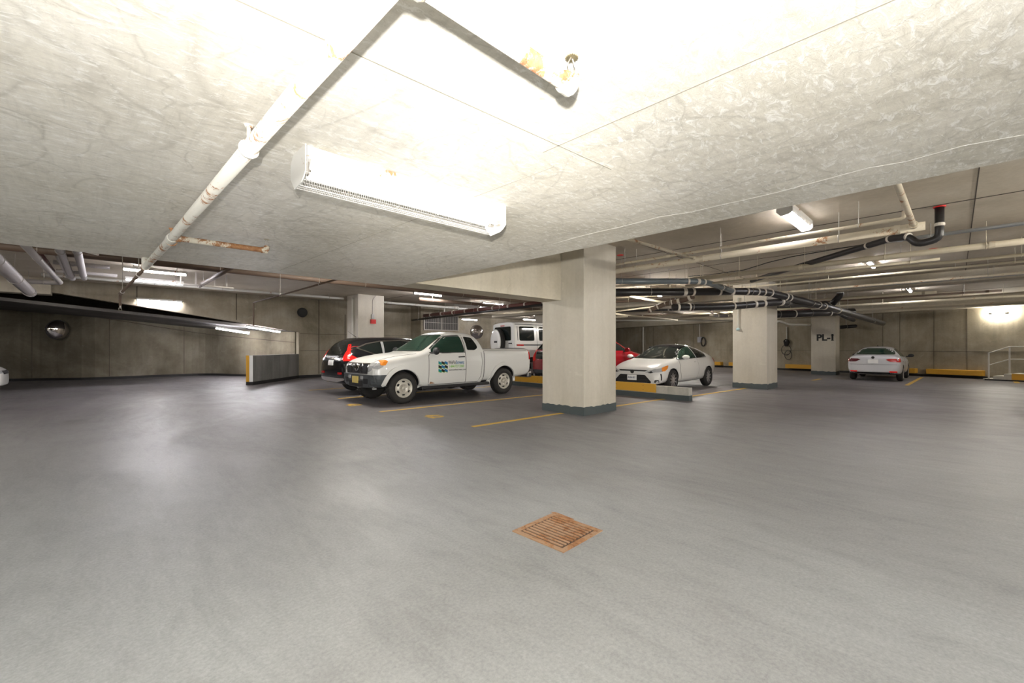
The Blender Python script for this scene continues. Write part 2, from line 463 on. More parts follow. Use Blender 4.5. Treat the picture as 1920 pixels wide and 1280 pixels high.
for px in (205, 345, 60):
    t_ = (px-960)/800.0; d_ = (RX*t_ + FWD)
    for i in range(len(RW)-1):
        A_, B_ = Vector((*RW[i], 0)), Vector((*RW[i+1], 0)); e_ = B_-A_
        den = d_.x*e_.y - d_.y*e_.x
        if abs(den) < 1e-6: continue
        q_ = (A_.x*e_.y - A_.y*e_.x)/den; m_ = (A_.x*d_.y - A_.y*d_.x)/den
        if 0 <= m_ <= 1 and q_ > 5:
            p_ = d_*q_; strip('formwork_joint', (p_.x, p_.y, .12), (p_.x, p_.y, 2.7), .022, .012, wall_ramp); break
# ramp soffit (dark sloping slab seen through the opening)
bm = BM()
vs = [bm.verts.new(p) for p in ((-9, 20.3, RS(-9)), (6.25, 20.3, RS(6.25)), (6.25, 27, RS(6.25)), (-9, 27, RS(-9)),
                                (-9, 20.3, RS(-9)+.1), (6.25, 20.3, RS(6.25)+.1), (6.25, 27, RS(6.25)+.1), (-9, 27, RS(-9)+.1))]
for f in ((3,2,1,0),(4,5,6,7),(0,1,5,4),(1,2,6,5),(2,3,7,6),(3,0,4,7)): bm.faces.new([vs[i] for i in f])
bmesh.ops.recalc_face_normals(bm, faces=bm.faces[:])
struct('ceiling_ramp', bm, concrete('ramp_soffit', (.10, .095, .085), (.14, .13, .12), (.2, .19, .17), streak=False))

# low wall with painted end beside the ramp
def lowwall():
    a = Vector((3.9, 17.4, 0)); b = Vector((6.25, 20.0, 0)); d = (b-a).normalized(); n = Vector((d.y, -d.x, 0))
    t = empty('low_ramp_wall', a, math.atan2(d.y, d.x), label='low concrete wall ending the ramp, with a yellow and white painted end', cat='wall')
    L = (b-a).length
    bm = BM(); box(bm, 0, L, 0, .24, .12, 1.06); obj('wall_body', bm, concrete('low_wall_grey', (.15, .15, .135), (.2, .195, .18), (.26, .25, .23)), t)
    bm = BM(); box(bm, -.004, L-.01, -.004, .244, 0, .12); obj('base_band', bm, blackband_m, t)
    bm = BM(); box(bm, -.012, 0, .125, .235, .12, 1.06); obj('yellow_stripe', bm, yellow_m, t, label='yellow stripe')
    bm = BM(); box(bm, -.010, 0, 0, .12, .12, 1.06); obj('white_stripe', bm, whitepl_m, t, label='white stripe')
lowwall()

# pillars
def pillar(u, v, wu, wv, label, top=CEIL, base=.17, **k):
    t = empty('concrete_pillar', (u, v, 0), 0, label=label, cat='pillar')
    bm = BM(); box(bm, 0, wu, 0, wv, 0, top, bev=.012)
    obj('shaft', bm, pillar_m, t)
    # ragged paint line round the base
    bm = BM()
    rnd = random.Random(int(u*10)); pts = []
    for (a, b, n) in (((0, 0), (wu, 0), 14), ((wu, 0), (wu, wv), 14), ((wu, wv), (0, wv), 14), ((0, wv), (0, 0), 14)):
        for i in range(n):
            s = i/n; pts.append((a[0]+(b[0]-a[0])*s, a[1]+(b[1]-a[1])*s))
    e = .004; cx, cy = wu/2, wv/2
    def out(p): return (p[0] + (e if p[0] > cx*1.98 else -e if p[0] < .01 else 0), p[1] + (e if p[1] > cy*1.98 else -e if p[1] < .01 else 0))
    hs = [base + rnd.uniform(-.014, .014) for _ in pts]
    lo = [bm.verts.new((*out(p), 0)) for p in pts]; hi = [bm.verts.new((*out(p), h)) for p, h in zip(pts, hs)]
    hi2 = [bm.verts.new((p[0], p[1], h)) for p, h in zip(pts, hs)]
    n = len(pts)
    for i in range(n):
        j = (i+1) % n
        bm.faces.new((lo[i], lo[j], hi[j], hi[i])); bm.faces.new((hi[i], hi[j], hi2[j], hi2[i]))
    obj('painted_base', bm, green_m, t, label='dark green painted base')
    return t
p1 = pillar(6.84, 5.065, 1.14, 1.10, 'large pale concrete pillar with green base beside the white pickup', base=.16)
p2 = pillar(15.31, 4.17, 1.14, 1.03, 'pale concrete pillar with a short white conduit, beyond the white coupe')
p3 = pillar(25.7, 4.03, 1.0, 1.0, 'concrete pillar stencilled PL-1 beside the white sedan')
p4 = pillar(7.5, 16.8, 1.14, 1.08, 'concrete pillar with a red alarm box behind the black hatchback')
p5 = pillar(19.2, 16.8, 1.1, 1.1, 'distant concrete pillar behind the boxy white off-roader')

# stepped kerb between the rows
def kerb():
    t = empty('divider_kerb', (10.6, 4.63, 0), 0, label='long low concrete divider kerb between the two rows of stalls', cat='kerb')
    bm = BM(); box(bm, 0, .2, 0, 11.0, 0, .33, bev=.01); obj('kerb_body', bm, curb_m, t)
    bm = BM(); box(bm, -.004, .204, -.004, 11.0, 0, .135); obj('painted_base', bm, green_m, t, label='dark green painted base')
    for (v0, v1) in ((5.50, 7.9), (8.6, 10.9), (11.8, 13.8)):
        bm = BM(); box(bm, -.035, .0, v0-4.63, v1-4.63, .15, .385, bev=.006); pnl = obj('bumper_plate', bm, yellow_m, t, label='yellow painted bumper plate')
        bm = BM()
        for q in (.15, .5, .85):
            for zz in (.21, .32):
                lathe(bm, [(-.040, .0), (-.040, .010), (-.034, .010)], 'x', 8, off=(0, (v0-4.63)+(v1-v0)*q, zz))
        obj('bolt', bm, joint_m, pnl)
kerb()

# wall stops on the far wall
def wallstop(s0, s1, z0, z1, label):
    bm = BM(); wbox(bm, s0, s1, .0, .28, z0, z1)
    bmesh.ops.bevel(bm, geom=bm.edges[:], offset=.012, segments=1, affect='EDGES')
    obj('wheel_stop', bm, yellow_m, label=label, cat='wheel stop')
wallstop(w_s(1736, .28), w_s(1843, .28), .13, .36, 'yellow wheel stop on the empty bay wall beside the white sedan')
wallstop(w_s(1650, .28), w_s(1716, .28), .13, .36, 'yellow wheel stop half hidden in front of the white sedan')
wallstop(w_s(1472, .28), w_s(1540, .28), .13, .36, 'yellow wheel stop under the looped charging cable')
wallstop(w_s(1338, .28), w_s(1351, .28), .13, .36, 'short yellow wheel stop beyond the tail of the white coupe')
wallstop(w_s(1366, .28), w_s(1400, .28), .13, .36, 'yellow wheel stop partly behind the pillar with the conduit')

def font_to_mesh(o, parent, k):
    bpy.context.view_layer.update()
    dg = bpy.context.evaluated_depsgraph_get()
    me = bpy.data.meshes.new_from_object(o.evaluated_get(dg), depsgraph=dg)
    n = bpy.data.objects.new(o.name.split('.')[0], me)
    loc, rot, sc = o.location.copy(), o.rotation_euler.copy(), o.scale.copy()
    bpy.data.objects.remove(o, do_unlink=True)
    link(n, parent); n.location = loc; n.rotation_euler = rot; n.scale = sc
    props(n, **k)
    return n
# yellow floor lines
def fline(a, b, wd, label):
    a = Vector((a[0], a[1], 0)); b = Vector((b[0], b[1], 0)); d = (b-a).normalized(); s = Vector((-d.y, d.x, 0))
    bm = BM(); vs = []
    for z in (0.0005, .004):
        for (p, sg) in ((a, -1), (b, -1), (b, 1), (a, 1)):
            q = p + s*sg*wd/2; vs.append(bm.verts.new((q.x, q.y, z)))
    for f in ((3,2,1,0),(4,5,6,7),(0,1,5,4),(1,2,6,5),(2,3,7,6),(3,0,4,7)): bm.faces.new([vs[i] for i in f])
    obj('bay_line', bm, yline_m, label=label, cat='floor marking')
fline((4.55, 5.70), (6.82, 5.60), .10, 'yellow bay line running up to the large pillar')
fline((8.0, 5.44), (10.58, 5.28), .10, 'yellow bay line between the large pillar and the kerb end')
fline((4.2, 8.36), (10.5, 8.05), .09, 'yellow bay line along the near side of the white pickup')
fline((4.5, 11.28), (10.5, 11.05), .09, 'yellow bay line between the pickup and the black hatchback')
fline((4.7, 14.1), (10.5, 13.9), .09, 'faded yellow bay line beyond the black hatchback')
fline((10.9, 5.12), (15.28, 4.80), .10, 'yellow bay line beside the white coupe')
fline((20.6, 1.2), (26.6, 1.05), .12, 'yellow bay line between the white sedan and the empty bay')
fline((20.9, 4.05), (22.2, 4.0), .12, 'short yellow line end near the PL-1 pillar')
fline((24.9, -1.62), (26.4, -1.66), .14, 'yellow line end by the stair rail')
def stencil(txt, x, y, label, sx=1):
    c = bpy.data.curves.new('bay_number', 'FONT'); c.body = txt; c.size = .42; c.extrude = .0015; c.align_x = 'CENTER'; c.align_y = 'CENTER'
    c.offset = .012
    o = bpy.data.objects.new('bay_number', c); link(o)
    o.location = (x, y, .003); o.rotation_euler = (0, 0, -PI/2)
    c.materials.append(yline_m)
    font_to_mesh(o, None, dict(label=label, cat='floor marking'))
stencil('42', 4.67, 7.08, 'worn yellow bay number in the empty bay beside the pickup')
stencil('43', 4.25, 9.8, 'worn yellow bay number in front of the white pickup')

# floor drain cover
def drain():
    c = (Pz(970, 995, 0)+Pz(1120, 997, 0)+Pz(1038, 970, 0)+Pz(1055, 1026, 0))/4
    t = empty('drain_cover', c, PI/2+.03, label='square rusty steel drain cover in the grey floor', cat='drain cover')
    s = .235
    bm = BM()
    for (x0, x1, y0, y1) in ((-s, s, -s, -s+.04), (-s, s, s-.04, s), (-s, -s+.04, -s+.04, s-.04), (s-.04, s, -s+.04, s-.04)):
        box(bm, x0, x1, y0, y1, .0, .007)
    obj('frame', bm, rustplate_m, t)
    bm = BM(); box(bm, -s+.04, s-.04, -s+.04, s-.04, .0, .002); obj('plate', bm, rustdark_m, t)
    for i in range(10):
        y = -s+.06+i*.0375
        bm = BM(); box(bm, -s+.055, s-.055, y, y+.019, .002, .010, bev=.002); obj('bar', bm, rustplate_m, t)
    bm = BM(); prism(bm, [(.02, .0), (.22, -.012), (.25, .012), (.20, .026), (.03, .02)], 'z', .0004, .002)
    for v in bm.verts: v.co += Vector((.02, -.265, 0))
    obj('rust_streak', bm, rustplate_m, t, label='rust streak on the floor beside the cover')
drain()

# convex mirrors
def cmirror(p, n, r, label, face=mirror_m):
    n = Vector(n).normalized()
    t = empty('convex_mirror', p, 0, label=label, cat='mirror')
    q = n.to_track_quat('Z', 'Y'); t.rotation_mode = 'QUATERNION'; t.rotation_quaternion = q
    bm = BM(); lathe(bm, [(.16*math.cos(a)*r/.5, r*math.sin(a)) for a in [i*PI/2/8 for i in range(9)]], 'z', 28); obj('mirror_face', bm, face, t, smooth=True)
    bm = BM(); lathe(bm, [(-.03, 0.01), (-.03, r+.005), (.0, r+.02), (.02, r+.005), (.01, r-.02)], 'z', 28); obj('rim', bm, black_rub, t, smooth=True)
    bm = BM(); tube(bm, [(0, 0, -.03), (0, 0, -.60 if r > .25 else -.30)], .025); obj('bracket', bm, steel_m, t)
pm = Pd(108, 618, 17.0)
cmirror(pm, (.62, -.78, -.05), .38, 'round convex mirror on the dim ramp wall at the far left')
cmirror(Pu(567, Pd(567, 588, 19.3).z, v=19.72), (-.5, -1, -.2), .19, 'small dark convex mirror on the wall above the low ramp wall', black_rub)
cmirror(Pd(894, 622, 29.4), (-.35, -1, .0), .46, 'chrome convex mirror behind the cab of the pickup')

# grille window in the back recess
def grille():
    t = props(empty('window_1', (11.95, 18.98, 2.24)), kind='structure')
    bm = BM(); box(bm, 0, 2.2, 0, .03, 0, .84); obj('dark_opening', bm, M('grille_dark', (.10, .095, .09), .9), t)
    bm = BM()
    for (x0, x1, z0, z1) in ((0, 2.2, 0, .05), (0, 2.2, .79, .84), (0, .05, .05, .79), (2.15, 2.2, .05, .79), (1.08, 1.12, .05, .79)):
        box(bm, x0, x1, -.04, 0, z0, z1)
    obj('window_frame', bm, steel_m, t)
    for i in range(20):
        x = .05+i*.108
        if abs(x-1.1) < .03: continue
        bm = BM(); box(bm, x, x+.012, -.02, -.008, .05, .79); obj('grille_bar', bm, steel_m, t)
    bm = BM(); box(bm, .05, 2.15, -.03, -.01, .4, .42); obj('cross_rail', bm, steel_m, t)
grille()

# stair landing and rail on the right wall
def stair():
    s0, s1 = w_s(1895, .5), w_s(1843, .5)
    t = empty('stair_landing', wpt(s0, .0), 0, label='small concrete steps and landing with yellow edge by the right wall', cat='steps')
    def wb(name, a, b, o0, o1, z0, z1, mat, **k):
        bm = BM(); wbox(bm, a, b, o0, o1, z0, z1)
        for v in bm.verts: v.co -= Vector(t.location)
        return obj(name, bm, mat, t, **k)
    a1 = w_s(1897, .9)
    wb('landing', a1-4, a1, 0, .9, 0, .31, curb_m)
    wb('edge_band', a1-4, a1-.0, .9, .915, .06, .30, yellow_m, label='yellow painted edge band')
    wb('step', a1, w_s(1882, .9), 0, .9, 0, .28, curb_m)
    wb('step', w_s(1882, .9), w_s(1862, .9), 0, .9, 0, .19, curb_m)
    wb('step', w_s(1866, .9), w_s(1843, .9), 0, .9, 0, .07, curb_m)
    wb('base_band', a1-4, w_s(1846, .9), .0, .905, 0, .05, blackband_m)
    r = empty('stair_rail', wpt(w_s(1854, .85), .85), 0, label='white tubular handrail on the steps by the right wall', cat='railing')
    rp = Vector(r.location)
    sA, sB = w_s(1854, .85), w_s(1893, .85)
    for (nm, s, zt, zb) in (('post', sA, 1.12, .07), ('post', sB, 1.38, .31), ('post', sB-1.6, 1.38, .31)):
        bm = BM(); tube(bm, [wpt(s, .85, zb)-rp, wpt(s, .85, zt)-rp], .028); obj(nm, bm, pipe_white, r)
    for (za, zb_) in ((1.12, 1.38), (.62, .88)):
        bm = BM(); tube(bm, rounded([wpt(sA, .85, za)-rp, wpt(sB, .85, zb_)-rp, wpt(sB-1.7, .85, zb_)-rp], .05), .02); obj('rail', bm, pipe_white, r)
stair()

# PL-1 stencil
def letters(txt, size, loc, rot, mat, name, parent=None, off=0.0, ext=.002, ax='CENTER', sx=1.0, **k):
    c = bpy.data.curves.new(name, 'FONT'); c.body = txt; c.size = size; c.extrude = ext; c.align_x = ax; c.align_y = 'CENTER'; c.offset = off
    o = bpy.data.objects.new(name, c); link(o, parent); o.location = loc; o.rotation_euler = rot; o.scale = (sx, 1, 1)
    c.materials.append(mat)
    return font_to_mesh(o, parent, k)
# face of p3 that looks towards -u; local coords of pillar
letters('PL-', .43, (-.002, .80-.02, 1.82), (PI/2, 0, -PI/2), ink_m, 'stencil_letters', p3, .018, ax='LEFT')
letters('I', .43, (-.002, .13, 1.82), (PI/2, 0, -PI/2), ink_m, 'stencil_letters', p3, .018)
bm = BM(); box(bm, -.004, 0, .07, .19, 1.675, 1.705); box(bm, -.004, 0, .07, .19, 1.93, 1.96); obj('stencil_serif', bm, ink_m, p3)

# ================================================================== FLUORESCENT LIGHTS
def batten(loc, rz, label, L=1.28, tilt=0, mat=far_tube_m, group=None, up=.0, on=1.0):
    """simple batten light: housing, two end caps, tube; loc is the top centre"""
    t = empty('fluorescent_light', loc, rz, label=label, cat='light')
    t.rotation_euler = (0, tilt, rz)
    bm = BM(); box(bm, -L/2, L/2, -.06, .06, -.06, 0, bev=.006); obj('housing', bm, enamel_m, t)
    bm = BM(); tube(bm, [(-L/2+.03, 0, -.085), (L/2-.03, 0, -.085)], .022, 12); obj('tube', bm, mat, t)
    for s in (-1, 1):
        bm = BM(); box(bm, min(s*(L/2-.028), s*L/2), max(s*(L/2-.028), s*L/2), -.035, .035, -.115, -.06, bev=.004); obj('lamp_holder', bm, enamel_m, t)
    if up: 
        for s in (-1, 1):
            bm = BM(); tube(bm, [(s*L/3, 0, 0), (s*L/3, 0, up)], .006, 6); obj('hanger_rod', bm, steel_m, t)
    return t

def guarded(loc, rz, label, tm=None):
    """guarded strip light as over the camera; origin at ceiling, near top corner; runs +x; body to +y"""
    t = empty('guarded_strip_light', loc, rz, label=label, cat='light')
    L = 1.31
    # steel channel
    bm = BM(); box(bm, .012, L-.012, .0, .135, -.062, 0, bev=.003); obj('housing', bm, enamel_m, t)
    bm = BM(); prism(bm, [(.0, -.064), (.03, -.098), (.036, -.096), (.012, -.062)], 'x', .03, L-.03); prism(bm, [(.18, -.03), (.19, -.032), (.14, -.062), (.132, -.058)], 'x', .03, L-.03)
    obj('reflector', bm, enamel_m, t)
    # tubes
    for y, z in ((.055, -.102), (.125, -.098)):
        bm = BM(); tube(bm, [(.055, y, z), (L-.055, y, z)], .019, 14); obj('tube', bm, tm or tube_m, t)
    prof = [(-.008, 0), (-.008, -.125), (.02, -.15), (.05, -.165), (.15, -.175), (.21, -.11), (.21, -.04), (.17, 0)]
    for x0, x1 in ((0, .006), (L-.006, L)):
        bm = BM(); prism(bm, prof, 'x', x0, x1); e = obj('end_plate', bm, enamel_m, t)
        bm = BM(); xx = x1 if x0 == 0 else x0-.03
        box(bm, xx, xx+.03, .04, .07, -.125, -.06); obj('lamp_socket', bm, steel_m, e)
        bm = BM(); box(bm, xx, xx+.03, .11, .14, -.12, -.06); obj('lamp_socket', bm, steel_m, e)
    # wire guard: long wires and hoops
    gp = [(-.006, -.06), (-.002, -.13), (.03, -.158), (.09, -.168), (.15, -.168), (.20, -.112), (.205, -.05)]
    bm = BM()
    for (y, z) in gp[1:]:
        tube(bm, [(.006, y, z), (L-.006, y, z)], .0014, 4, cap=False)
    for (y, z) in ((.175, -.14), (.12, -.168), (.203, -.08)):
        tube(bm, [(.006, y, z), (L-.006, y, z)], .0011, 4, cap=False)
    o = obj('guard_long_wires', bm, wire_m, t)
    bm = BM()
    n = 100
    for i in range(n+1):
        x = .012 + (L-.024)*i/n
        g = gp if i % 20 == 0 else gp[3:]
        tube(bm, [(x, y, z) for y, z in g], .0010, 4, cap=False)
    o = obj('guard_hoops', bm, wire_m, t); o['kind'] = 'stuff'
    bm = BM(); box(bm, .05, .17, -.0012, 0, -.028, -.006); obj('maker_sticker', bm, M('sticker', (.78, .74, .62), .6), t)
    return t
a = Pz(571, 270, SOF)
guarded((a.x, a.y, SOF), 0.0, 'long guarded fluorescent strip light on the low ceiling beside the rusty pipe')
a = Pz(1472, 386, CEIL)
t2 = guarded((a.x-.12, a.y-.12, CEIL), 0.0, 'guarded fluorescent strip light on the high ceiling past the slab edge', M('lit_tube_second', (1, 1, 1), .4, emis=(.97, .95, 1.0), es=16))

dim_tube_m = M('lit_tube_older', (1, 1, 1), .4, emis=(.95, .93, 1.0), es=55)
batten((1.0, 14.15, 3.35), 0, 'bright fluorescent tube near the ceiling above the ramp wall', up=.17, mat=dim_tube_m)
batten((1.1, 15.7, 3.28), 0, 'second fluorescent tube just beyond the brightest one over the ramp wall', up=.2, mat=dim_tube_m)
lt = batten((Pu(300, 0, v=19.9).x, 19.935, 3.09), 0, 'fluorescent tube fixed to the light beam above the ramp opening')
lt.rotation_euler = (PI/2*.0, 0, 0)
batten((Pu(497, 0, v=19.8).x, 19.935, 2.17), 0, 'sloping fluorescent tube under the beam over the low ramp wall', tilt=math.atan(.146))
batten((Pd(437, 621, 18.5).x, Pd(437, 621, 18.5).y, 2.14), 0, 'sloping fluorescent tube inside the ramp tunnel', tilt=math.atan(.15))
batten((9.2, 14.3, 3.50), 0, 'fluorescent tube over the aisle behind the pickup cab')
batten((13.2, 15.0, 3.45), 0, 'fluorescent tube above the maroon pipe run')
batten((17.0, 21.6, 3.2), 0, 'distant fluorescent tube over the chrome convex mirror', up=.3)
batten((21.5, 20.6, 3.35), 0, 'faint fluorescent tube above the roof of the boxy white off-roader', up=.17)
for (px, py, z, lab) in ((1632, 497, 3.42, 'fluorescent light glowing behind the cream twin pipes'),
                         (1705, 545, 3.42, 'fluorescent light beyond the silver conduits on the right ceiling'),
                         (1739, 573, 3.30, 'small distant fluorescent light near the beam of the right wall')):
    a = Pz(px, py, z); batten((a.x, a.y, z+.09), 0, lab, up=CEIL-z-.09, mat=dim_tube_m)
# unseen fill lights added above the cars and behind the viewer to raise ambient
for (x, y, z, lab) in ((13.6, 7.2, 3.5, 'added fluorescent fill tube over the white coupe, hidden above the pipes'), (21.0, 8.5, 3.5, 'added fluorescent fill tube deep in the hall above the black pipes'),
                  (27.0, 12.5, 3.5, 'added fluorescent fill tube near the far corner of the hall'), (4.6, 10.2, 3.5, 'added fluorescent fill tube over the pickup nose, hidden by the low slab'),
                  (19.5, -4.5, 3.5, 'added fluorescent fill tube out of view to the right of the empty bay'), (12.5, -5.5, 3.5, 'added fluorescent fill tube out of view beyond the silver conduit'),
                  (-4.0, 9.5, 3.5, 'added fluorescent fill tube out of view left of the fat drain pipe'), (7.0, -3.2, 3.5, 'added fluorescent fill tube out of view beside the low slab edge'), (10.2, -3.4, 3.5, 'added fluorescent fill tube out of view right of the drain trap')):
    batten((x, y, z-.25), 0, lab, up=.27, mat=hall_fill_tube_m)
for (x, y, lab) in ((-4.5, 2.0, 'added fluorescent fill tube under the low slab, out of view at the left'), (-3.5, -3.5, 'added fluorescent fill tube under the low slab behind the viewer'), (1.8, -4.5, 'added fluorescent fill tube under the low slab out of view at the right'), (-6.0, -8.5, 'farthest added fluorescent fill tube under the low slab behind the viewer')):
    batten((x, y, SOF), 0, lab, mat=near_fill_tube_m)  # unseen tubes added to brighten the near floor and low slab
a = wpt(w_s(1874, .14), .14, 2.76)
wl = empty('wall_light', a, math.atan2(WD.y, WD.x), label='glaring oval wall light high on the right wall above the stair rail', cat='light')
bm = BM(); box(bm, -.30, .30, -.12, .12, -.05, .05, bev=.02)
obj('backplate', bm, enamel_m, wl)
bm = BM(); bmesh.ops.create_uvsphere(bm, u_segments=24, v_segments=12, radius=1)
for v in bm.verts: v.co = Vector((v.co.x*.50, v.co.y*.13, v.co.z*.15))
obj('diffuser', bm, M('glowing_diffuser', (1, 1, 1), .4, emis=(1, .96, .88), es=24), wl, smooth=True)

# ================================================================== PIPES
def along(pts, s):
    pts = [Vector(p) for p in pts]
    for i in range(len(pts)-1):
        L = (pts[i+1]-pts[i]).length
        if s <= L: return pts[i] + (pts[i+1]-pts[i])*(s/L), (pts[i+1]-pts[i]).normalized()
        s -= L
    return pts[-1], (pts[-1]-pts[-2]).normalized()
def pipe(label, pts, r, mat, hang=0, bands=0, bandmat=None, top=CEIL, cat='pipe', name='pipe', fit=(), bend=None, hoff=.6, caps=True, boff=.3, rodr=.005):
    pts = [Vector(p) for p in pts]
    o0 = pts[0].copy()
    t = empty(name, o0, 0, label=label, cat=cat)
    lp = [p-o0 for p in pts]
    total = sum((lp[i+1]-lp[i]).length for i in range(len(lp)-1))
    bm = BM(); tube(bm, rounded(lp, bend or r*3.0), r, 12); obj('pipe_run', bm, mat, t, smooth=True)
    if hang == 'x':
        pass
    elif hang:
        for i in range(hang):
            s = hoff + (total-2*hoff)*(i/(hang-1) if hang > 1 else .5)
            p, d = along(lp, s)
            if abs(d.z) > .6: continue
            bm = BM()
            zt = top - o0.z
            tube(bm, [p+Vector((0, 0, r)), Vector((p.x, p.y, zt))], rodr, 6)
            sd = Vector((-d.y, d.x, 0)).normalized()
            n = 14
            ring = [p + sd*math.cos(2*PI*k/n)*(r+.006) + Vector((0, 0, math.sin(2*PI*k/n)*(r+.006))) for k in range(n+1)]
            tube(bm, ring, .006, 5, cap=False)
            obj('hanger', bm, steel_m if mat is not pipe_cream else pipe_cream, t)
    if bands:
        for i in range(bands):
            s = boff + (total-2*boff)*(i/(bands-1) if bands > 1 else .5)
            p, d = along(lp, s)
            bm = BM(); tube(bm, [p-d*.035, p+d*.035], r*1.14, 12); obj('coupling', bm, bandmat or mat, t, smooth=False)
    for (s, rr, ln) in fit:
        p, d = along(lp, s)
        bm = BM(); tube(bm, [p-d*ln/2, p-d*ln*.36, p+d*ln*.36, p+d*ln/2], [rr*.9, rr, rr, rr*.9], 14); obj('coupling', bm, bandmat or mat, t, smooth=False)
    return t
def sprinkler(parent, p, up=True, r=.03):
    """small head with deflector at the end of a branch (local coordinates)"""
    s = 1 if up else -1
    p = Vector(p)
    h = empty('sprinkler_head', p, 0); h.parent = parent
    bm = BM(); lathe(bm, [(0, .012), (.03*s, .012), (.032*s, .008), (.045*s, .006)], 'z', 10)
    tube(bm, [(.012, 0, .03*s), (.02, 0, .055*s), (.004, 0, .08*s)], .0025, 5); tube(bm, [(-.012, 0, .03*s), (-.02, 0, .055*s), (-.004, 0, .08*s)], .0025, 5)
    b = obj('body', bm, steel_m, h); 
    bm = BM(); 
    n = 16
    pts = []
    for k in range(n*2):
        rr = r if k % 2 == 0 else r*.8
        pts.append((math.cos(PI*k/n)*rr, math.sin(PI*k/n)*rr))
    prism(bm, pts, 'z', .08*s, .08*s+.0025)
    obj('deflector', bm, M('brass_deflector', (.42, .36, .22), .4, .8) if 'brass_deflector' not in bpy.data.materials else bpy.data.materials['brass_deflector'], h)
    return h

# main sprinkler pipe under the low slab
ZP = 2.215
A = Vector((.50, .86, ZP)); B = Vector((.402, 4.33, ZP)); Cc = Vector((.341, 6.07, ZP)); 
mp = pipe('long white sprinkler main with rusting seam under the low ceiling', [A, B, Cc, Cc + Vector((0, .02, .10))], .031, pipe_rust, cat='pipe',
          fit=[(0.0, .041, .09), (3.47, .038, .10), (5.2, .037, .07)])
o0 = Vector(mp.location)
bm = BM()
def hook(bm, c, d, r, zt):
    s = Vector((-d.y, d.x, 0)).normalized()
    tube(bm, [c + s*math.cos(a)*(r+.008)+Vector((0, 0, math.sin(a)*(r+.008))) for a in [i*2*PI/16 for i in range(17)]], .006, 6, cap=False)
    tube(bm, [c+Vector((0, 0, r+.005)), Vector((c.x, c.y, zt))], .008, 8)
    lathe(bm, [(0, .018), (-.012, .014)], 'z', 10, off=(c.x, c.y, zt))
d = (B-A).normalized()
c = A + d*1.28 - o0
hook(bm, c, d, .0275, SOF-o0.z); obj('hanger', bm, pipe_rust, mp)
bm = BM(); c = A + d*3.15 - o0 + Vector((-.0, 0, 0)); hook(bm, Vector((c.x-.0, c.y+.42, c.z)), d, .0275, SOF-o0.z); obj('hanger', bm, pipe_rust3, mp)
# side branch far
b1 = Vector((.405, 4.28, ZP)); b2 = Vector((1.065, 4.27, ZP))
br = pipe('short flaking rusty branch pipe with an upright sprinkler, at the far slab end', [b1, b2, b2+Vector((0, 0, .04))], .023, pipe_rust3, fit=[(.03, .028, .05), (.64, .028, .05)], bend=.02)
sprinkler(br, b2-b1+Vector((0, 0, .015)), r=.022)
# side branch near, top centre of the picture
c1 = Vector((.50, .884, ZP)); c2 = Vector((1.126, .884, ZP))
br = pipe('white branch pipe near the viewer ending in an upright sprinkler', [c1, c2, c2+Vector((0, 0, .035))], .026, pipe_rust, fit=[(.03, .036, .06), (.60, .034, .05)], bend=.02)
sprinkler(br, c2-c1+Vector((0, 0, .015)), r=.022)
# thin continuation beyond the slab and drop
s1 = Cc + Vector((0, .05, 0)); s2 = Vector((.22, 9.4, 2.215))
br = pipe('thin dark sprinkler line dropping in front of the ramp opening', [s1, s2, s2+Vector((0, 0, -.19))], .018, pipe_brown, fit=[(3.2, .026, .05)], bend=.03, hang=2, top=CEIL)
sprinkler(br, s2-s1+Vector((0, 0, -.19)), up=False)

# right hall
pipe('thick rusty white main pipe crossing under the right ceiling', [(8.54, 9.5, 3.1), (8.54, .30, 3.1)], .062, pipe_rust2, hang=5, bands=4, hoff=1.0)
br = pipe('thin rusty pipe beside the thick main, ending in an upturned sprinkler', [(8.12, 7.5, 3.16), (8.12, .50, 3.16), (8.12, .50, 3.26)], .027, pipe_rust2, hang=4, bands=3, bend=.05)
sprinkler(br, Vector((0, -7.0, .10)))
pipe('cream link pipe from the low slab to the end of the rusty main', [(3.42, .46, 3.12), (8.54, .42, 3.12)], .035, pipe_rust2, hang=0, fit=[(5.05, .055, .10)])
pipe('thin cream link pipe beside the large pillar', [(3.42, 3.85, 3.12), (8.54, 3.60, 3.12)], .028, pipe_rust2, fit=[(5.05, .04, .08)])
pipe('upper pipe of the cream twin run across the right hall', [(11.0, 5.4, 3.10), (10.95, -3.5, 3.10)], .055, pipe_cream, hang=7, bands=4, hoff=.5, bandmat=pipe_rust2)
pipe('lower thin pipe of the cream twin run', [(11.25, 5.0, 2.99), (11.2, .2, 2.99)], .026, pipe_cream, hang=4, hoff=.4)
pipe('shiny galvanised conduit running to the right ceiling edge', [(10.45, 1.0, 3.30), (10.45, -6, 3.30)], .032, conduit_m, hang=3, bands=2, hoff=.7)
pipe('red-brown pipe beyond the twin run', [(11.2, -.8, 3.16), (11.2, -6, 3.16)], .055, pipe_maroon, bands=2, hang=2)
# black trap
ft = pipe('black drain trap pipe hanging from the right ceiling', [(9.30, .17, CEIL), (9.30, .17, 3.02), (9.30, .42, 2.98), (9.35, .52, 3.13), (9.55, .72, 3.18), (11.5, 2.70, 3.16), (12.6, 3.8, 3.14)], .055, pipe_black,
          bandmat=clamp_m, fit=[(.28, .062, .05), (.95, .062, .04), (1.3, .062, .04), (1.75, .062, .04)], bend=.10, hang=0)
bm = BM(); lathe(bm, [(-.02, .072), (0, .072)], 'z', 16, off=(0, 0, -.0)); obj('fire_collar', bm, red_m, ft, label='red fire collar at the ceiling')
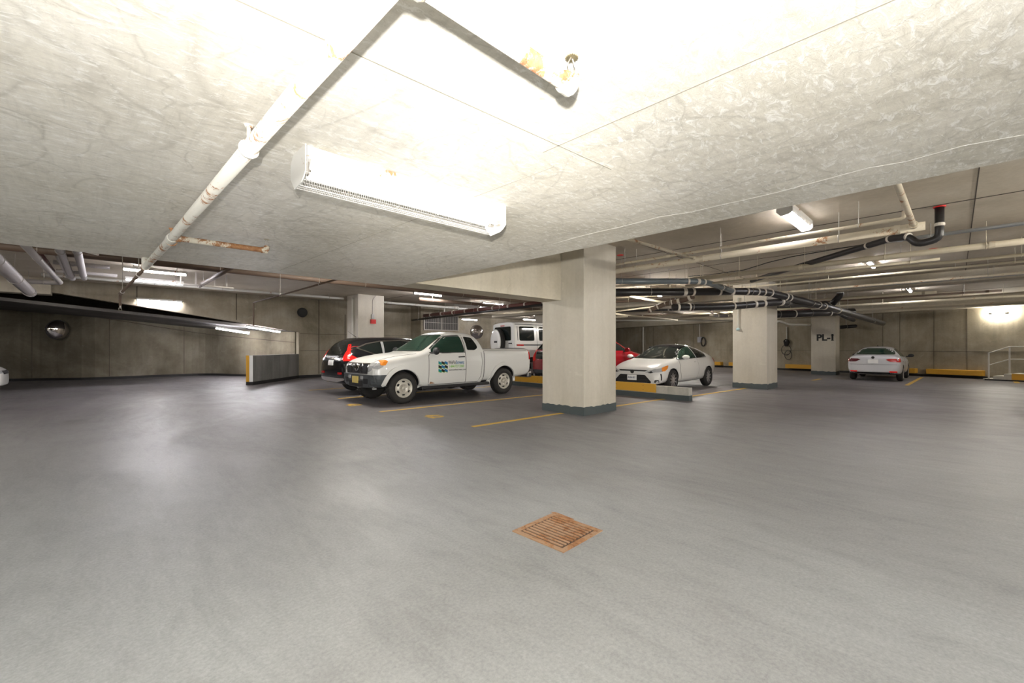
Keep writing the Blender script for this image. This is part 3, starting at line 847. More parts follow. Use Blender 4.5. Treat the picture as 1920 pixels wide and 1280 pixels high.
# further straight runs crossing the right hall
runs = [
 (13.0, 3.16, .035, pipe_cream, 6.5, -5, 'cream pipe crossing behind the twin run'),
 (14.3, 3.20, .028, pipe_cream, 6.5, -5, 'thin cream pipe under the second ceiling bay'),
 (15.6, 3.10, .035, pipe_rust2, 3.9, -5, 'rust-spotted pipe passing the conduit pillar'),
 (16.9, 3.22, .03, conduit_m, 3.6, -5, 'pale conduit passing behind the middle pillar'),
 (18.6, 3.05, .045, pipe_cream, 8, .4, 'cream pipe ending short under the right ceiling'),
 (20.2, 3.12, .035, pipe_brown, 8, -1.0, 'dark brown pipe under the far right ceiling'),
 (21.9, 3.05, .045, pipe_cream, 12, -5, 'cream pipe in front of the right wall beam'),
 (24.2, 3.00, .06, pipe_cream, 14, -4, 'fat cream pipe nearest the right wall'),
]
for i, (u, z, r, m, va, vb, lab) in enumerate(runs):
    L = abs(va-vb)
    pipe(lab, [(u, va, z), (u, vb, z)], r, m, hang=max(2, int(L/2.6)), bands=max(2, int(L/3)), hoff=.8)
# thin straight rod and conduit
pipe('thin bright conduit across the right ceiling', [(12.2, 1.4, 3.3), (12.2, -6, 3.3)], .012, conduit_m, hang=3, bands=2)
pipe('second thin bright conduit across the right ceiling', [(14.9, .6, 3.28), (14.9, -6, 3.28)], .016, conduit_m, hang=3, bands=2)
# sagging cable
bm = BM()
pp = [Pz(1290, 518, 3.28), Pz(1330, 515, 3.3), Pz(1395, 506, 3.3), Pz(1440, 492, 3.34), Pz(1485, 481, 3.36), Pz(1560, 468, 3.38), Pz(1660, 452, 3.4)]
q = []
for i in range(len(pp)-1):
    for k in range(5):
        tt = k/5; q.append(pp[i].lerp(pp[i+1], tt))
q.append(pp[-1])
cb = empty('cable', pp[0], 0, label='thin dark cable looping under the right ceiling', cat='cable')
tube(bm, [p-pp[0] for p in q], .010, 6); obj('cable_run', bm, black_rub, cb, smooth=True)
# big black drain run over the conduit pillar
def PD(px, py, d): return Pd(px, py, d)
k0 = [PD(1120, 548, 11.6), PD(1290, 547, 11.9), PD(1400, 546, 12.3), PD(1440, 548, 12.6), PD(1475, 557, 13.0), PD(1560, 578, 14.6), PD(1655, 606, 18.4)]
pipe('large black drain run with pale clamp rings over the middle pillar', k0, .105, pipe_black, hang=5, bandmat=clamp_m, bend=.35, hoff=1.5,
     fit=[(2.5, .120, .10), (2.75, .120, .07), (3.6, .120, .06), (4.0, .120, .10), (4.5, .120, .05), (4.9, .120, .05), (5.15, .122, .05), (5.45, .122, .05), (6.2, .120, .04), (6.4, .120, .04), (8.3, .120, .04), (8.7, .120, .08), (9.9, .120, .08)], rodr=.006)
k1 = [PD(1120, 527, 10.4), PD(1300, 527, 10.6), PD(1325, 529, 10.8), PD(1372, 545, 12.0)]
pipe('grey-blue drain pipe slanting into the black run', k1, .072, M('slate_drain_pipe', (.13, .15, .16), .3), hang=2, bandmat=clamp_m, bend=.2,
     fit=[(2.3, .082, .05), (2.58, .082, .09), (2.8, .082, .05), (3.9, .082, .04)])
pipe('black pipe run crossing the very top of the middle pillar', [PD(1262, 576, 12.6), PD(1375, 574, 12.8), PD(1462, 566, 13.0), PD(1530, 572, 14.6)], .105, pipe_black, hang=4, bandmat=clamp_m,
     fit=[(.15, .12, .07), (.5, .12, .05), (1.9, .12, .05), (2.6, .12, .08), (2.9, .12, .08), (3.5, .12, .08)])
pipe('thick black pipe crossing the top of the PL-1 pillar', [PD(1440, 590, 18.6), PD(1600, 584, 18.8)], .15, pipe_black, hang=3, bandmat=clamp_m, fit=[(1.2, .165, .05), (2.8, .165, .05)], hoff=.5)
pipe('deep red-brown pipe between the middle and PL-1 pillars', [PD(1440, 583, 21.5), PD(1570, 579, 21.5)], .06, pipe_maroon, hang=3, bands=5, hoff=.4)
pipe('brown drain fittings run rising under the black pipes', [PD(1215, 583, 13.2), PD(1245, 570, 13.0), PD(1285, 562, 12.6), PD(1300, 556, 12.4)], .07, pipe_brown, bandmat=clamp_m, hang=1,
     fit=[(.08, .085, .05), (.3, .08, .04), (.55, .08, .04), (.75, .08, .04), (.95, .085, .08), (1.3, .085, .08)])
pipe('black vertical drain with white collar dropping to the elbow junction', [PD(1574, 505, 14.2), PD(1576, 553, 14.4), PD(1560, 570, 14.6)], .10, pipe_black, bandmat=whitepl_m, fit=[(.35, .112, .06), (.75, .115, .06)], bend=.1)
pipe('long black pipe slanting down towards the right wall', [PD(1545, 566, 16.0), PD(1580, 592, 16.8), PD(1600, 600, 17.4)], .075, pipe_black, bandmat=clamp_m, fit=[(.5, .088, .05), (1.0, .088, .05)], hang=1)
pipe('black pipe low in front of the right wall beam', [PD(1575, 613, 22.5), PD(1640, 609, 22.2)], .09, pipe_black, hang=2, hoff=.3)
pipe('thin white pipe crossing the far wall top behind the coupe', [PD(1110, 600, 25.8), PD(1380, 601, 24.5)], .05, pipe_white, hang=3)
pipe('white looped conduit between the middle and PL-1 pillars', [PD(1440, 604, 17.0), PD(1462, 602, 20.0), PD(1480, 608, 21.0), PD(1524, 609, 21.6)], .05, pipe_white, hang=0, bend=.3)
pipe('thin pink-grey pipe crossing low between the pillars', [PD(1120, 588, 17), PD(1240, 573, 16.2)], .03, pipe_cream, hang=1)
pipe('slanting cream pipe behind the large pillar', [PD(1120, 585, 16), PD(1270, 600, 20)], .035, pipe_cream)
pipe('pale pipe crossing towards the middle pillar', [PD(1180, 555, 14.6), PD(1290, 575, 18), PD(1376, 592, 21)], .04, pipe_cream, hang=2)
for (a, b, r, m, lab) in (
    ((1120, 538, 15), (1330, 527, 13), .04, pipe_cream, 'cream pipe just under the slate drain'),
    ((1120, 560, 17), (1400, 545, 15), .035, pipe_cream, 'cream pipe passing under the large black run'),
    ((1120, 567, 18), (1560, 548, 17), .05, pipe_brown, 'brown pipe deep behind the black runs'),
    ((1120, 577, 20), (1560, 560, 19), .045, pipe_cream, 'deep cream pipe under the brown one'),
    ((1120, 584, 21), (1520, 574, 20), .05, pipe_black, 'deep black pipe above the white coupe'),
    ((1120, 593, 24), (1370, 588, 23), .05, pipe_brown, 'lowest brown pipe above the white coupe'),
    ((1120, 545, 13), (1300, 541, 12.7), .05, pipe_rust2, 'rusty pipe between the slate and black drains')):
    pipe(lab, [Pd(*a), Pd(*b)], r, m, hang=3, bands=4, bandmat=steel_m, hoff=.5)
pipe('narrow white riser at the wall behind the red car', [wpt(w_s(1206, .09), .09, .9), wpt(w_s(1206, .09), .09, 3.4)], .06, pipe_white)
rod_p = [(1290, 447, 527, 10.6), (1367, 480, 545, 12.1), (1378, 482, 545, 12.2), (1391, 478, 548, 12.3), (1418, 478, 546, 12.4), (1440, 484, 548, 12.6), (1463, 488, 552, 12.8), (1318, 500, 540, 11.2), (1255, 505, 548, 11.8), (1530, 500, 572, 14.0)]
for i, (px, y0, y1, dd) in enumerate(rod_p):
    a_ = Pd(px, y1, dd)
    nm = ['above the slate drain joint', 'above the first pale clamps', 'beside the first pale clamps', 'over the drain near the middle pillar', 'over the middle pillar face', 'over the drain bend', 'past the drain bend', 'by the slanting drain', 'left of the first clamps', 'by the vertical drain'][i]
    rr = empty('threaded_rod', (a_.x, a_.y, CEIL), 0, label='thin pale threaded hanger rod ' + nm, cat='rod')
    bm = BM(); tube(bm, [(0, 0, 0), (0, 0, a_.z-CEIL)], .009, 6); obj('rod', bm, pipe_cream, rr)
    bm = BM(); lathe(bm, [(0, .03), (-.03, .015)], 'z', 8); obj('anchor', bm, steel_m, rr)
# valve cluster
vp = Pd(1335, 592, 16.5)
v_ = pipe('grey valve assembly hanging above the coupe', [vp+Vector((0, 0, .45)), vp, vp+RX*.6], .05, M('valve_grey', (.33, .31, .32), .5), bandmat=clamp_m, fit=[(.12, .085, .08), (.3, .10, .06), (.42, .09, .08), (.7, .07, .05)])
# drops on/near the middle pillar
pc = Pd(1386, 571, 13.9)
dp = pipe('thin white conduit down the face of the middle pillar with a small pale lamp', [(15.27, 5.02, 3.0), (15.27, 5.02, 1.98)], .014, pipe_white)
bm = BM(); lathe(bm, [(-1.09, .0), (-1.08, .05), (-1.03, .06), (-1.00, .02)], 'z', 14); obj('lamp_cap', bm, M('pale_blue_glass', (.45, .6, .62), .2), dp, smooth=True)

# left and centre
pipe('dark brown pipe running under the ceiling behind the slab edge', [(-6, 12.7, 3.3), (14, 12.7, 3.3)], .085, pipe_brown, hang=6)
pipe('second dark pipe close to the ceiling behind the slab edge', [(-6, 9.2, 3.4), (10, 9.2, 3.4)], .07, pipe_brown, hang=4)
pipe('long white pipe in front of the back wall beam', [(-1.2, 17.5, 3.36), (7.2, 17.5, 3.36)], .045, pipe_white, hang=5)
pipe('white pipe continuing past the alarm pillar', [(8.7, 17.5, 3.34), (13.4, 17.2, 3.30)], .05, pipe_white, hang=2)
br = pipe('sprinkler line with a drop in front of the ramp beam', [(3.47, 6.3, 2.73), (3.38, 15.0, 2.73), (3.38, 15.0, 2.02)], .02, pipe_brown, hang=4, bands=2, bend=.03)
sprinkler(br, Vector((-.09, 8.7, -.71)), up=False)
pipe('fattest grey drain pipe at the upper left', [(-1.36, 8.5, 2.96), (-1.48, 18.6, 2.93)], .125, pipe_grey, hang=4, bands=2)
pipe('grey pipe beside the fat drain, turning aside at the wall', [(-1.05, 7.2, 3.12), (-.80, 16.9, 3.10), (-1.7, 17.1, 3.10)], .06, pipe_grey, hang=3)
pipe('short grey stub pipe left of the vertical pair', [(-.66, 13.2, 3.3), (-.62, 16.3, 3.22)], .055, pipe_grey, hang=2)
pipe('second short grey stub pipe in the cluster', [(-.95, 13.0, 3.34), (-.88, 15.6, 3.26)], .05, pipe_maroon, hang=1)
pipe('grey pipe of the vertical pair, left one', [(-.58, 7.5, 3.22), (-.56, 16.3, 3.18)], .065, pipe_grey, hang=3)
pipe('grey pipe of the vertical pair, right one', [(-.34, 7.5, 3.22), (-.33, 16.0, 3.18)], .065, pipe_grey, hang=3)
pipe('thin cream conduit across the upper left', [(-5, 11.3, 3.28), (-.9, 11.3, 3.28), (1.2, 14.6, 3.38)], .022, pipe_cream, hang=3)
pipe('bundle pipe crossing to the bright tubes, upper', [(-.8, 14.3, 3.30), (.15, 14.3, 3.30)], .05, pipe_grey, bands=3)
pipe('bundle pipe crossing to the bright tubes, lower', [(-.8, 15.2, 3.22), (.3, 15.2, 3.22)], .04, pipe_grey, bands=3)
pipe('dark slanting pipe right of the bright tubes', [(2.2, 10.8, 3.22), (2.1, 15.6, 3.18)], .06, pipe_brown, hang=2)
rk = empty('pipe_rack', (1.6, 15.2, CEIL), 0, label='small steel trapeze rack under the ceiling by the bright tubes', cat='rack')
for x in (0, .35, .8, 1.1):
    bm = BM(); box(bm, x, x+.035, 0, .035, -.36, 0); obj('drop_rod', bm, steel_m, rk)
bm = BM(); box(bm, -.1, 1.3, -.01, .04, -.39, -.35); obj('cross_rail', bm, steel_m, rk)
# centre cluster between alarm pillar and large pillar
pipe('maroon drain run with pale couplings over the pickup', [(12.0, 22.5, 2.95), (12.0, 9.5, 3.05)], .085, pipe_maroon, hang=6, bands=14, bandmat=clamp_m, hoff=.8)
pipe('thin black pipe hanging lowest over the pickup bed', [(11.3, 19.0, 2.72), (11.4, 9.0, 2.90)], .045, pipe_black, hang=4)
pipe('white pipe with fittings alongside the maroon drain', [(12.6, 21.5, 3.12), (12.6, 11, 3.15)], .05, pipe_white, hang=5, bands=12, bandmat=clamp_m)
pipe('dark pipe under the beam behind the pickup', [(9.0, 14.6, 3.25), (16, 14.6, 3.25)], .07, pipe_brown, hang=4)
for i, (x, lab) in enumerate(((12.2, 'first small white riser loop over the maroon drain'), (12.7, 'second small white riser loop over the maroon drain'))):
    pipe(lab, [(x, 17.5-i*2.2, 3.08), (x, 17.5-i*2.2, 3.35), (x+.5, 17.0-i*2.2, 3.35), (x+.5, 17.0-i*2.2, 3.1)], .03, pipe_white, bands=4, bandmat=clamp_m, boff=.06)
pipe('long pale pipe crossing in front of the distant pillar', [(14.5, 19.5, 3.05), (14.8, 10, 3.05)], .05, pipe_cream, hang=3)
pipe('pale far pipe over the off-roader', [(20.0, 22.5, 3.0), (20.0, 12, 3.0)], .06, pipe_cream, hang=3)
pipe('vertical white pipe on the alarm box pillar', [(7.44, 17.2, .2), (7.44, 17.2, 3.4)], .03, pipe_white)
# alarm box
ab = empty('alarm_box', (8.12, 16.76, 2.42), 0, label='small red alarm box on the pillar behind the black hatchback', cat='alarm')
bm = BM(); box(bm, -.11, .11, -.06, .04, -.09, .09, bev=.01); obj('box_body', bm, red_m, ab)
bm = BM(); box(bm, -.07, .05, -.03, .03, .12, .30, bev=.008); obj('junction_box', bm, M('grey_box', (.42, .41, .40), .5), ab)
bm = BM(); tube(bm, [(0, .02, .3), (0, .02, .9), (.15, .02, 1.1)], .010, 6); obj('conduit', bm, pipe_grey, ab)
# EV charger with looped cable
S = w_s(1475, .05)
ch = empty('wall_charger', wpt(S, .0, 1.62), 0, label='black wall charger with a looped cable left of the PL-1 pillar', cat='charger')
ch.rotation_euler = (0, 0, math.atan2(WN.y, WN.x) + PI/2)
bm = BM(); 
prof = [(math.sin(a)*.15*(1.0 if math.cos(a) > 0 else .75), math.cos(a)*.22) for a in [i*2*PI/20 for i in range(20)]]
prism(bm, prof, 'y', -.14, 0); obj('charger_body', bm, M('gloss_black', (.015, .015, .017), .12), ch)
bm = BM(); lathe(bm, [(-.145, 0.0), (-.145, .028), (-.14, .03)], 'y', 12, off=(0, 0, .12)); obj('status_light', bm, whitepl_m, ch)
bm = BM(); pts = []
for i in range(41):
    a = i/40*2*PI; pts.append((.0+math.sin(a)*.27, -.10, -.12-.40*(1-math.cos(a))/2*1.5))
tube(bm, pts, .016, 7, cap=False)
pts = [(math.sin(a)*.20+.10, -.07, -.45-.55*(1-math.cos(a))/2) for a in [i/32*2*PI for i in range(33)]]
tube(bm, pts, .016, 7, cap=False)
obj('cable', bm, black_rub, ch, smooth=True)
bm = BM(); tube(bm, [(0, -.05, .22), (0, -.05, .95)], .03, 8); obj('conduit', bm, pipe_white, ch)
# grey junction box on wall between coupe and pillar
S2 = w_s(1313, .0)
jb = empty('hose_box', wpt(S2, .0, 1.9), math.atan2(WN.y, WN.x)+PI/2, label='pale box with a dark coiled cable on the wall behind the coupe', cat='box')
bm = BM(); box(bm, -.15, .15, -.12, 0, -.2, .2, bev=.01); obj('box_body', bm, M('pale_box', (.45, .46, .5), .5), jb)
bm = BM(); tube(bm, [(0, -.06, .2), (0, -.06, 1.1)], .03, 7); obj('conduit', bm, pipe_white, jb)
bm = BM(); pts = [(.32+math.sin(a)*.17, -.1, -.15+math.cos(a)*.3) for a in [i/20*2*PI for i in range(21)]]; tube(bm, pts, .04, 7, cap=False); obj('coiled_cable', bm, black_rub, jb, smooth=True)
# red ceiling tags
for (px, py, lab) in ((1163, 479, 'small red ceiling tag beside the large pillar'), (1750, 467, 'small red tag above the cream pipe end')):
    a = Pz(px, py, CEIL-.01)
    bm = BM(); lathe(bm, [(-.015, 0.0), (-.015, .07), (0, .08)], 'z', 14, off=(0, 0, 0))
    o = obj('ceiling_tag', bm, red_m, label=lab, cat='tag'); o.location = (a.x, a.y, CEIL)

# ================================================================== CARS
def paint(name, col, rough=.28, coat=.6, flake=0):
    return M(name, col, rough, 0, .5, coat=coat)
white_paint = paint('white_car_paint', (.74, .735, .70))
white2_paint = paint('pearl_white_paint', (.70, .69, .66))
silverwhite = paint('cool_white_paint', (.62, .62, .64))
black_paint = paint('black_car_paint', (.008, .008, .010), .12)
red_paint = paint('red_car_paint', (.22, .006, .010), .2)
glass_m = M('dark_car_glass', (.010, .014, .013), .05, 0, .6)
greenglass = M('green_tinted_glass', (.018, .045, .032), .06, 0, .6)
chrome_m = M('chrome', (.75, .75, .75), .12, 1.0)
plast_m = M('black_trim_plastic', (.018, .018, .019), .5)
bumper_m = M('dark_grey_bumper', (.055, .062, .066), .42)
tyre_m = M('tyre_rubber', (.022, .020, .018), .75)
rim_m = M('painted_steel_rim', (.58, .55, .48), .4, .3)
alloy_m = M('machined_alloy', (.55, .52, .50), .3, .7)
darkrim_m = M('dark_rim', (.03, .03, .03), .4, .3)
lens_m = M('clear_lens', (.55, .56, .56), .08, .3)
amber_m = M('amber_lens', (.80, .26, .03), .15)
tail_m = M('red_lens', (.50, .012, .010), .12)
tailglow_m = M('glow_painted_red_lens', (.62, .012, .010), .15, emis=(1, .03, .02), es=.10)  # weak emission stands in for flash light thrown back by the lens
plate_m = M('white_plate', (.86, .86, .84), .4)
yplate_m = M('yellow_plate', (.70, .55, .16), .4)
seam_m = M('door_seam', (.10, .10, .095), .6)
wing_m = white_paint

def car_shell(root, stations, mat, wheels, r_arch, name='body_shell', extra_cut=(), crease=0.0, sub=2):
    """stations: (x, zb, wb, wm, zs, ws, z5, w5, zt) from tail to nose. returns BVH of the shell"""
    bm = BM(); rings = []
    for (x, zb, wb, wm, zs, ws, z5, w5, zt) in stations:
        half = [(wb*.82, zb), (wb, zb+.07), (wm, (zb+zs)/2), (ws, zs), (w5, z5), (w5*.55, zt-.004)]
        ring = [(0, zb)] + half + [(0, zt)] + [(-y, z) for y, z in reversed(half)]
        rings.append([bm.verts.new((x, y, z)) for y, z in ring])
    n = len(rings[0])
    for i in range(len(rings)-1):
        for k in range(n):
            bm.faces.new((rings[i][k], rings[i][(k+1) % n], rings[i+1][(k+1) % n], rings[i+1][k]))
    for ring in (rings[0], rings[-1]):
        m = n//2
        for k in range(m):
            a, b = ring[k], ring[k+1]; c, d = ring[(n-k-1) % n], ring[(n-k) % n]
            vs = []
            for v in (a, b, c, d):
                if v not in vs: vs.append(v)
            if len(vs) >= 3: bm.faces.new(vs)
    bmesh.ops.recalc_face_normals(bm, faces=bm.faces[:])
    if crease:
        cl = bm.edges.layers.float.get('crease_edge') or bm.edges.layers.float.new('crease_edge')
        for e in bm.edges: 
            if e.calc_face_angle(0) > math.radians(28): e[cl] = crease
    me = bpy.data.meshes.new('tmp'); bm.to_mesh(me); bm.free()
    me.materials.append(mat)
    o = bpy.data.objects.new('tmp', me); COL.objects.link(o)
    sm = o.modifiers.new('s', 'SUBSURF'); sm.levels = sub; sm.render_levels = sub
    dg = bpy.context.evaluated_depsgraph_get()
    me_s = bpy.data.meshes.new_from_object(o.evaluated_get(dg), depsgraph=dg)
    b2 = BM(); b2.from_mesh(me_s)
    bvh = BVHTree.FromBMesh(b2); b2.free()
    # wheel arches
    cb = BM()
    for (wx, wz) in wheels:
        for s in (-1, 1):
            bb = BM()
            lathe(bb, [(s*.52 if s > 0 else -1.3, r_arch), (s*1.3 if s > 0 else -.52, r_arch)], 'y', 40, off=(wx, 0, wz))
            t_me = bpy.data.meshes.new('t'); bb.to_mesh(t_me); bb.free(); cb.from_mesh(t_me); bpy.data.meshes.remove(t_me)
    for (x0, x1, y0, y1, z0, z1) in extra_cut: box(cb, x0, x1, y0, y1, z0, z1)
    cm = bpy.data.meshes.new('cut'); cb.to_mesh(cm); cb.free(); cm.materials.append(plast_m)
    co = bpy.data.objects.new('cut', cm); COL.objects.link(co)
    bo = o.modifiers.new('b', 'BOOLEAN'); bo.operation = 'DIFFERENCE'; bo.solver = 'EXACT'; bo.object = co
    bo.material_mode = 'TRANSFER'
    dg = bpy.context.evaluated_depsgraph_get()
    me2 = bpy.data.meshes.new_from_object(o.evaluated_get(dg), depsgraph=dg)
    me2.name = name
    bpy.data.objects.remove(o, do_unlink=True); bpy.data.objects.remove(co, do_unlink=True)
    for p in me2.polygons: p.use_smooth = (p.material_index == 0)
    so = bpy.data.objects.new(name, me2); link(so, root)
    return bvh

def resample(poly, step=.06):
    out = []
    n = len(poly)
    for i in range(n):
        a = Vector(poly[i]); b = Vector(poly[(i+1) % n]); L = (b-a).length; k = max(1, int(L/step))
        for j in range(k): out.append(a.lerp(b, j/k))
    return out
def chamfer(poly, r):
    out = []
    n = len(poly)
    for i in range(n):
        p = Vector(poly[i]); a = Vector(poly[i-1]); b = Vector(poly[(i+1) % n])
        d1 = a-p; d2 = b-p
        r1 = min(r, d1.length*.4); r2 = min(r, d2.length*.4)
        p1 = p+d1.normalized()*r1; p2 = p+d2.normalized()*r2
        for k in range(4):
            t = k/3; out.append(p1*(1-t)**2 + p*2*t*(1-t) + p2*t*t)
    return [tuple(v) for v in out]
def patch(root, bvh, name, poly, side, mat, eps=.005, rr=.02, step=.06, skirt=.02, smooth=True, **k):
    """lay a polygon on the shell. side: '+y' '-y' (x,z) ; '+x' '-x' (y,z) ; '+z' (x,y)"""
    if rr: poly = chamfer(poly, rr)
    P = resample(poly, step)
    n = len(P)
    xs = [p.x for p in P]; ys = [p.y for p in P]
    inner = []
    g = step
    import mathutils.geometry as mg
    x = min(xs)+g*.5
    def inside(q):
        c = False; j = n-1
        for i in range(n):
            a, b = P[i], P[j]
            if ((a.y > q[1]) != (b.y > q[1])) and (q[0] < (b.x-a.x)*(q[1]-a.y)/(b.y-a.y)+a.x): c = not c
            j = i
        return c
    while x < max(xs):
        y = min(ys)+g*.5
        while y < max(ys):
            q = Vector((x, y))
            if inside(q) and min((q-p).length for p in P) > g*.45: inner.append(q)
            y += g
        x += g
    allp = P + inner
    vo, _, fo, _, _, _ = delaunay_2d_cdt(allp, [], [list(range(n))], 1, 1e-6)
    s = 1 if side[0] == '+' else -1; ax = side[1]
    D = {'y': Vector((0, -s, 0)), 'x': Vector((-s, 0, 0)), 'z': Vector((0, 0, -s))}[ax]
    pos = []; miss = []
    for i, p in enumerate(vo):
        o = {'y': Vector((p.x, s*3, p.y)), 'x': Vector((s*5, p.x, p.y)), 'z': Vector((p.x, p.y, s*4))}[ax]
        h, nn, _, dist = bvh.ray_cast(o, D)
        if h is None: pos.append(None); miss.append(i)
        else: pos.append(h - D*eps)
    good = [q for q in pos if q is not None]
    if not good: return None
    for i in miss:
        p = vo[i]; best = None; bd = 1e9
        for j, q in enumerate(pos):
            if q is None or j in miss: continue
            d = (vo[j]-p).length
            if d < bd: bd = d; best = q
        o = {'y': Vector((p.x, best.y, p.y)), 'x': Vector((best.x, p.x, p.y)), 'z': Vector((p.x, p.y, best.z))}[ax]
        pos[i] = o
    bm = BM(); vs = [bm.verts.new(q) for q in pos]
    for f in fo:
        try: bm.faces.new([vs[i] for i in f])
        except ValueError: pass
    bmesh.ops.recalc_face_normals(bm, faces=bm.faces[:])
    if sum(f.normal.dot(D) for f in bm.faces) > 0: bmesh.ops.reverse_faces(bm, faces=bm.faces[:])
    be = [e for e in bm.edges if e.is_boundary]
    ex = bmesh.ops.extrude_edge_only(bm, edges=be)
    for v in ex['geom']:
        if isinstance(v, bmesh.types.BMVert): v.co += D*skirt
    bmesh.ops.recalc_face_normals(bm, faces=bm.faces[:])
    return obj(name, bm, mat, root, smooth=False, **k)
def seam(root, bvh, pts, side, wd=.012, name='seam', mat=None, eps=.0035):
    """narrow ribbon along a polyline laid on the shell"""
    out = []
    for i in range(len(pts)-1):
        a, b = Vector(pts[i]), Vector(pts[i+1]); L = (b-a).length; k = max(1, int(L/.06))
        for j in range(k): out.append(a.lerp(b, j/k))
    out.append(Vector(pts[-1]))
    s = 1 if side[0] == '+' else -1; ax = side[1]
    D = {'y': Vector((0, -s, 0)), 'x': Vector((-s, 0, 0)), 'z': Vector((0, 0, -s))}[ax]
    bm = BM(); prev = None
    for i, p in enumerate(out):
        d = (out[min(i+1, len(out)-1)] - out[max(i-1, 0)]).normalized(); nrm = Vector((-d.y, d.x))*wd/2
        row = []
        for q in (p+nrm, p-nrm):
            o = {'y': Vector((q.x, s*3, q.y)), 'x': Vector((s*5, q.x, q.y)), 'z': Vector((q.x, q.y, s*4))}[ax]
            h, _, _, _ = bvh.ray_cast(o, D)
            if h is None: row = None; break
            row.append(bm.verts.new(h - D*eps))
        if row and prev: bm.faces.new((prev[0], prev[1], row[1], row[0]))
        prev = row
    if not bm.faces: bm.free(); return
    ex = bmesh.ops.extrude_edge_only(bm, edges=[e for e in bm.edges if e.is_boundary])
    for v in ex['geom']:
        if isinstance(v, bmesh.types.BMVert): v.co += D*.008
    return obj(name, bm, mat or seam_m, root)

def wheel(root, x, y, r, wdt, style, label=None):
    s = 1 if y > 0 else -1
    t = empty('wheel', (x, y, r), 0); t.parent = root
    if s < 0: t.rotation_euler = (0, 0, PI)
    w2 = wdt/2; ri = r*(.60 if style == 'steel' else .70)
    bm = BM(); lathe(bm, [(-w2*.9, ri), (-w2, ri+.02), (-w2, r-.045), (-w2+.03, r-.008), (-w2*.4, r), (w2*.4, r), (w2-.03, r-.008), (w2, r-.045), (w2+.004, r-.07), (w2, ri+.02), (w2*.85, ri), (w2*.3, ri-.004)], 'y', 36)
    ty = obj('tyre', bm, tyre_m, t, smooth=True)
    if style == 'steel':
        bm = BM()
        for i in range(56):      # tread lugs
            a = 2*PI*i/56
            for sy in (-1, 1):
                vs = box(bm, -.011, .011, sy*w2*.35 - w2*.3, sy*w2*.35 + w2*.3, 0, .009)
                Mx = Matrix.Rotation(a + (.03 if sy > 0 else 0), 4, 'Y') @ Matrix.Translation((0, 0, r-.002))
                for v in vs: v.co = Mx @ v.co
        o = obj('tread_lugs', bm, tyre_m, ty); o['kind'] = 'stuff'
        bm = BM(); lathe(bm, [(w2*.2, ri), (w2*.92, ri+.004), (w2*.94, ri-.012), (w2*.55, ri-.03), (w2*.45, ri*.80), (w2*.80, ri*.62), (w2*.86, ri*.42), (w2*.62, ri*.34), (w2*.62, 0)], 'y', 36)
        rm = obj('rim', bm, rim_m, t, smooth=True)
        for i in range(6):
            a = 2*PI*(i+.5)/6
            bm = BM(); n = 12
            c = (math.cos(a)*ri*.70, math.sin(a)*ri*.70)
            pts = []
            for k in range(n):
                b = 2*PI*k/n
                lx, lz = math.cos(b)*ri*.085, math.sin(b)*ri*.16
                pts.append((c[0] - math.sin(a)*lz + math.cos(a)*lx, c[1] + math.cos(a)*lz + math.sin(a)*lx))
            prism(bm, pts, 'y', w2*.5, w2*.79); obj('rim_hole', bm, dark_m, rm)
        bm = BM(); lathe(bm, [(w2*.6, ri*.24), (w2*.88, ri*.20), (w2*.9, 0)], 'y', 20); obj('hub', bm, rim_m, rm, smooth=True)
        bm = BM()
        for i in range(6):
            a = 2*PI*i/6; lathe(bm, [(w2*.62, .011), (w2*.80, .010), (w2*.82, 0)], 'y', 6, off=(math.cos(a)*ri*.36, 0, math.sin(a)*ri*.36))
        obj('wheel_nuts', bm, steel_m, rm)
    else:
        bm = BM(); lathe(bm, [(w2*.2, ri), (w2*.92, ri+.006), (w2*.96, ri-.008), (w2*.5, ri-.022), (-w2*.2, ri-.03), (-w2*.25, 0)], 'y', 32)
        rm = obj('rim', bm, darkrim_m if style != 'five' else alloy_m, t, smooth=True)
        bm = BM(); lathe(bm, [(-w2*.15, ri*.95), (-w2*.1, 0)], 'y', 24); obj('brake_disc', bm, darkrim_m, rm)
        ns = 10 if style != 'five' else 5
        for i in range(ns):
            a = 2*PI*i/ns
            bm = BM(); vs = prism(bm, [(-.024, .03), (.024, .03), (.012 if ns == 10 else .05, ri-.012), (-.012 if ns == 10 else -.05, ri-.012)], 'y', w2*.55, w2*.82)
            Mx = Matrix.Rotation(a, 4, 'Y')
            for v in vs: v.co = Mx @ v.co
            obj('spoke', bm, alloy_m, rm)
        bm = BM(); lathe(bm, [(w2*.5, .065), (w2*.86, .055), (w2*.9, 0)], 'y', 18); obj('hub', bm, alloy_m, rm)
    return t
def mirror(root, x, y, z, mat, sx=.09, sy=.11, sz=.075):
    s = 1 if y > 0 else -1
    t = empty('wing_mirror', (x, y, z), 0); t.parent = root
    bm = BM(); bmesh.ops.create_uvsphere(bm, u_segments=18, v_segments=10, radius=1)
    for v in bm.verts:
        c = v.co; v.co = Vector((max(c.x, -.45)*sx, c.y*sy, c.z*sz*(1 if abs(c.z) < .8 else .97))) + Vector((0, s*.13, .02))
    obj('mirror_shell', bm, mat, t, smooth=True)
    bm = BM(); prism(bm, [(-.03, -.05), (.05, -.05), (.03, .0), (-.02, .0)], 'y', -.04*s if s > 0 else .04, s*.10); obj('mirror_arm', bm, plast_m, t)
def mirror_y(poly): return poly
def both(root, bvh, name, poly, mat, **k):
    for sd in ('+y', '-y'): patch(root, bvh, name, poly, sd, mat, **k)

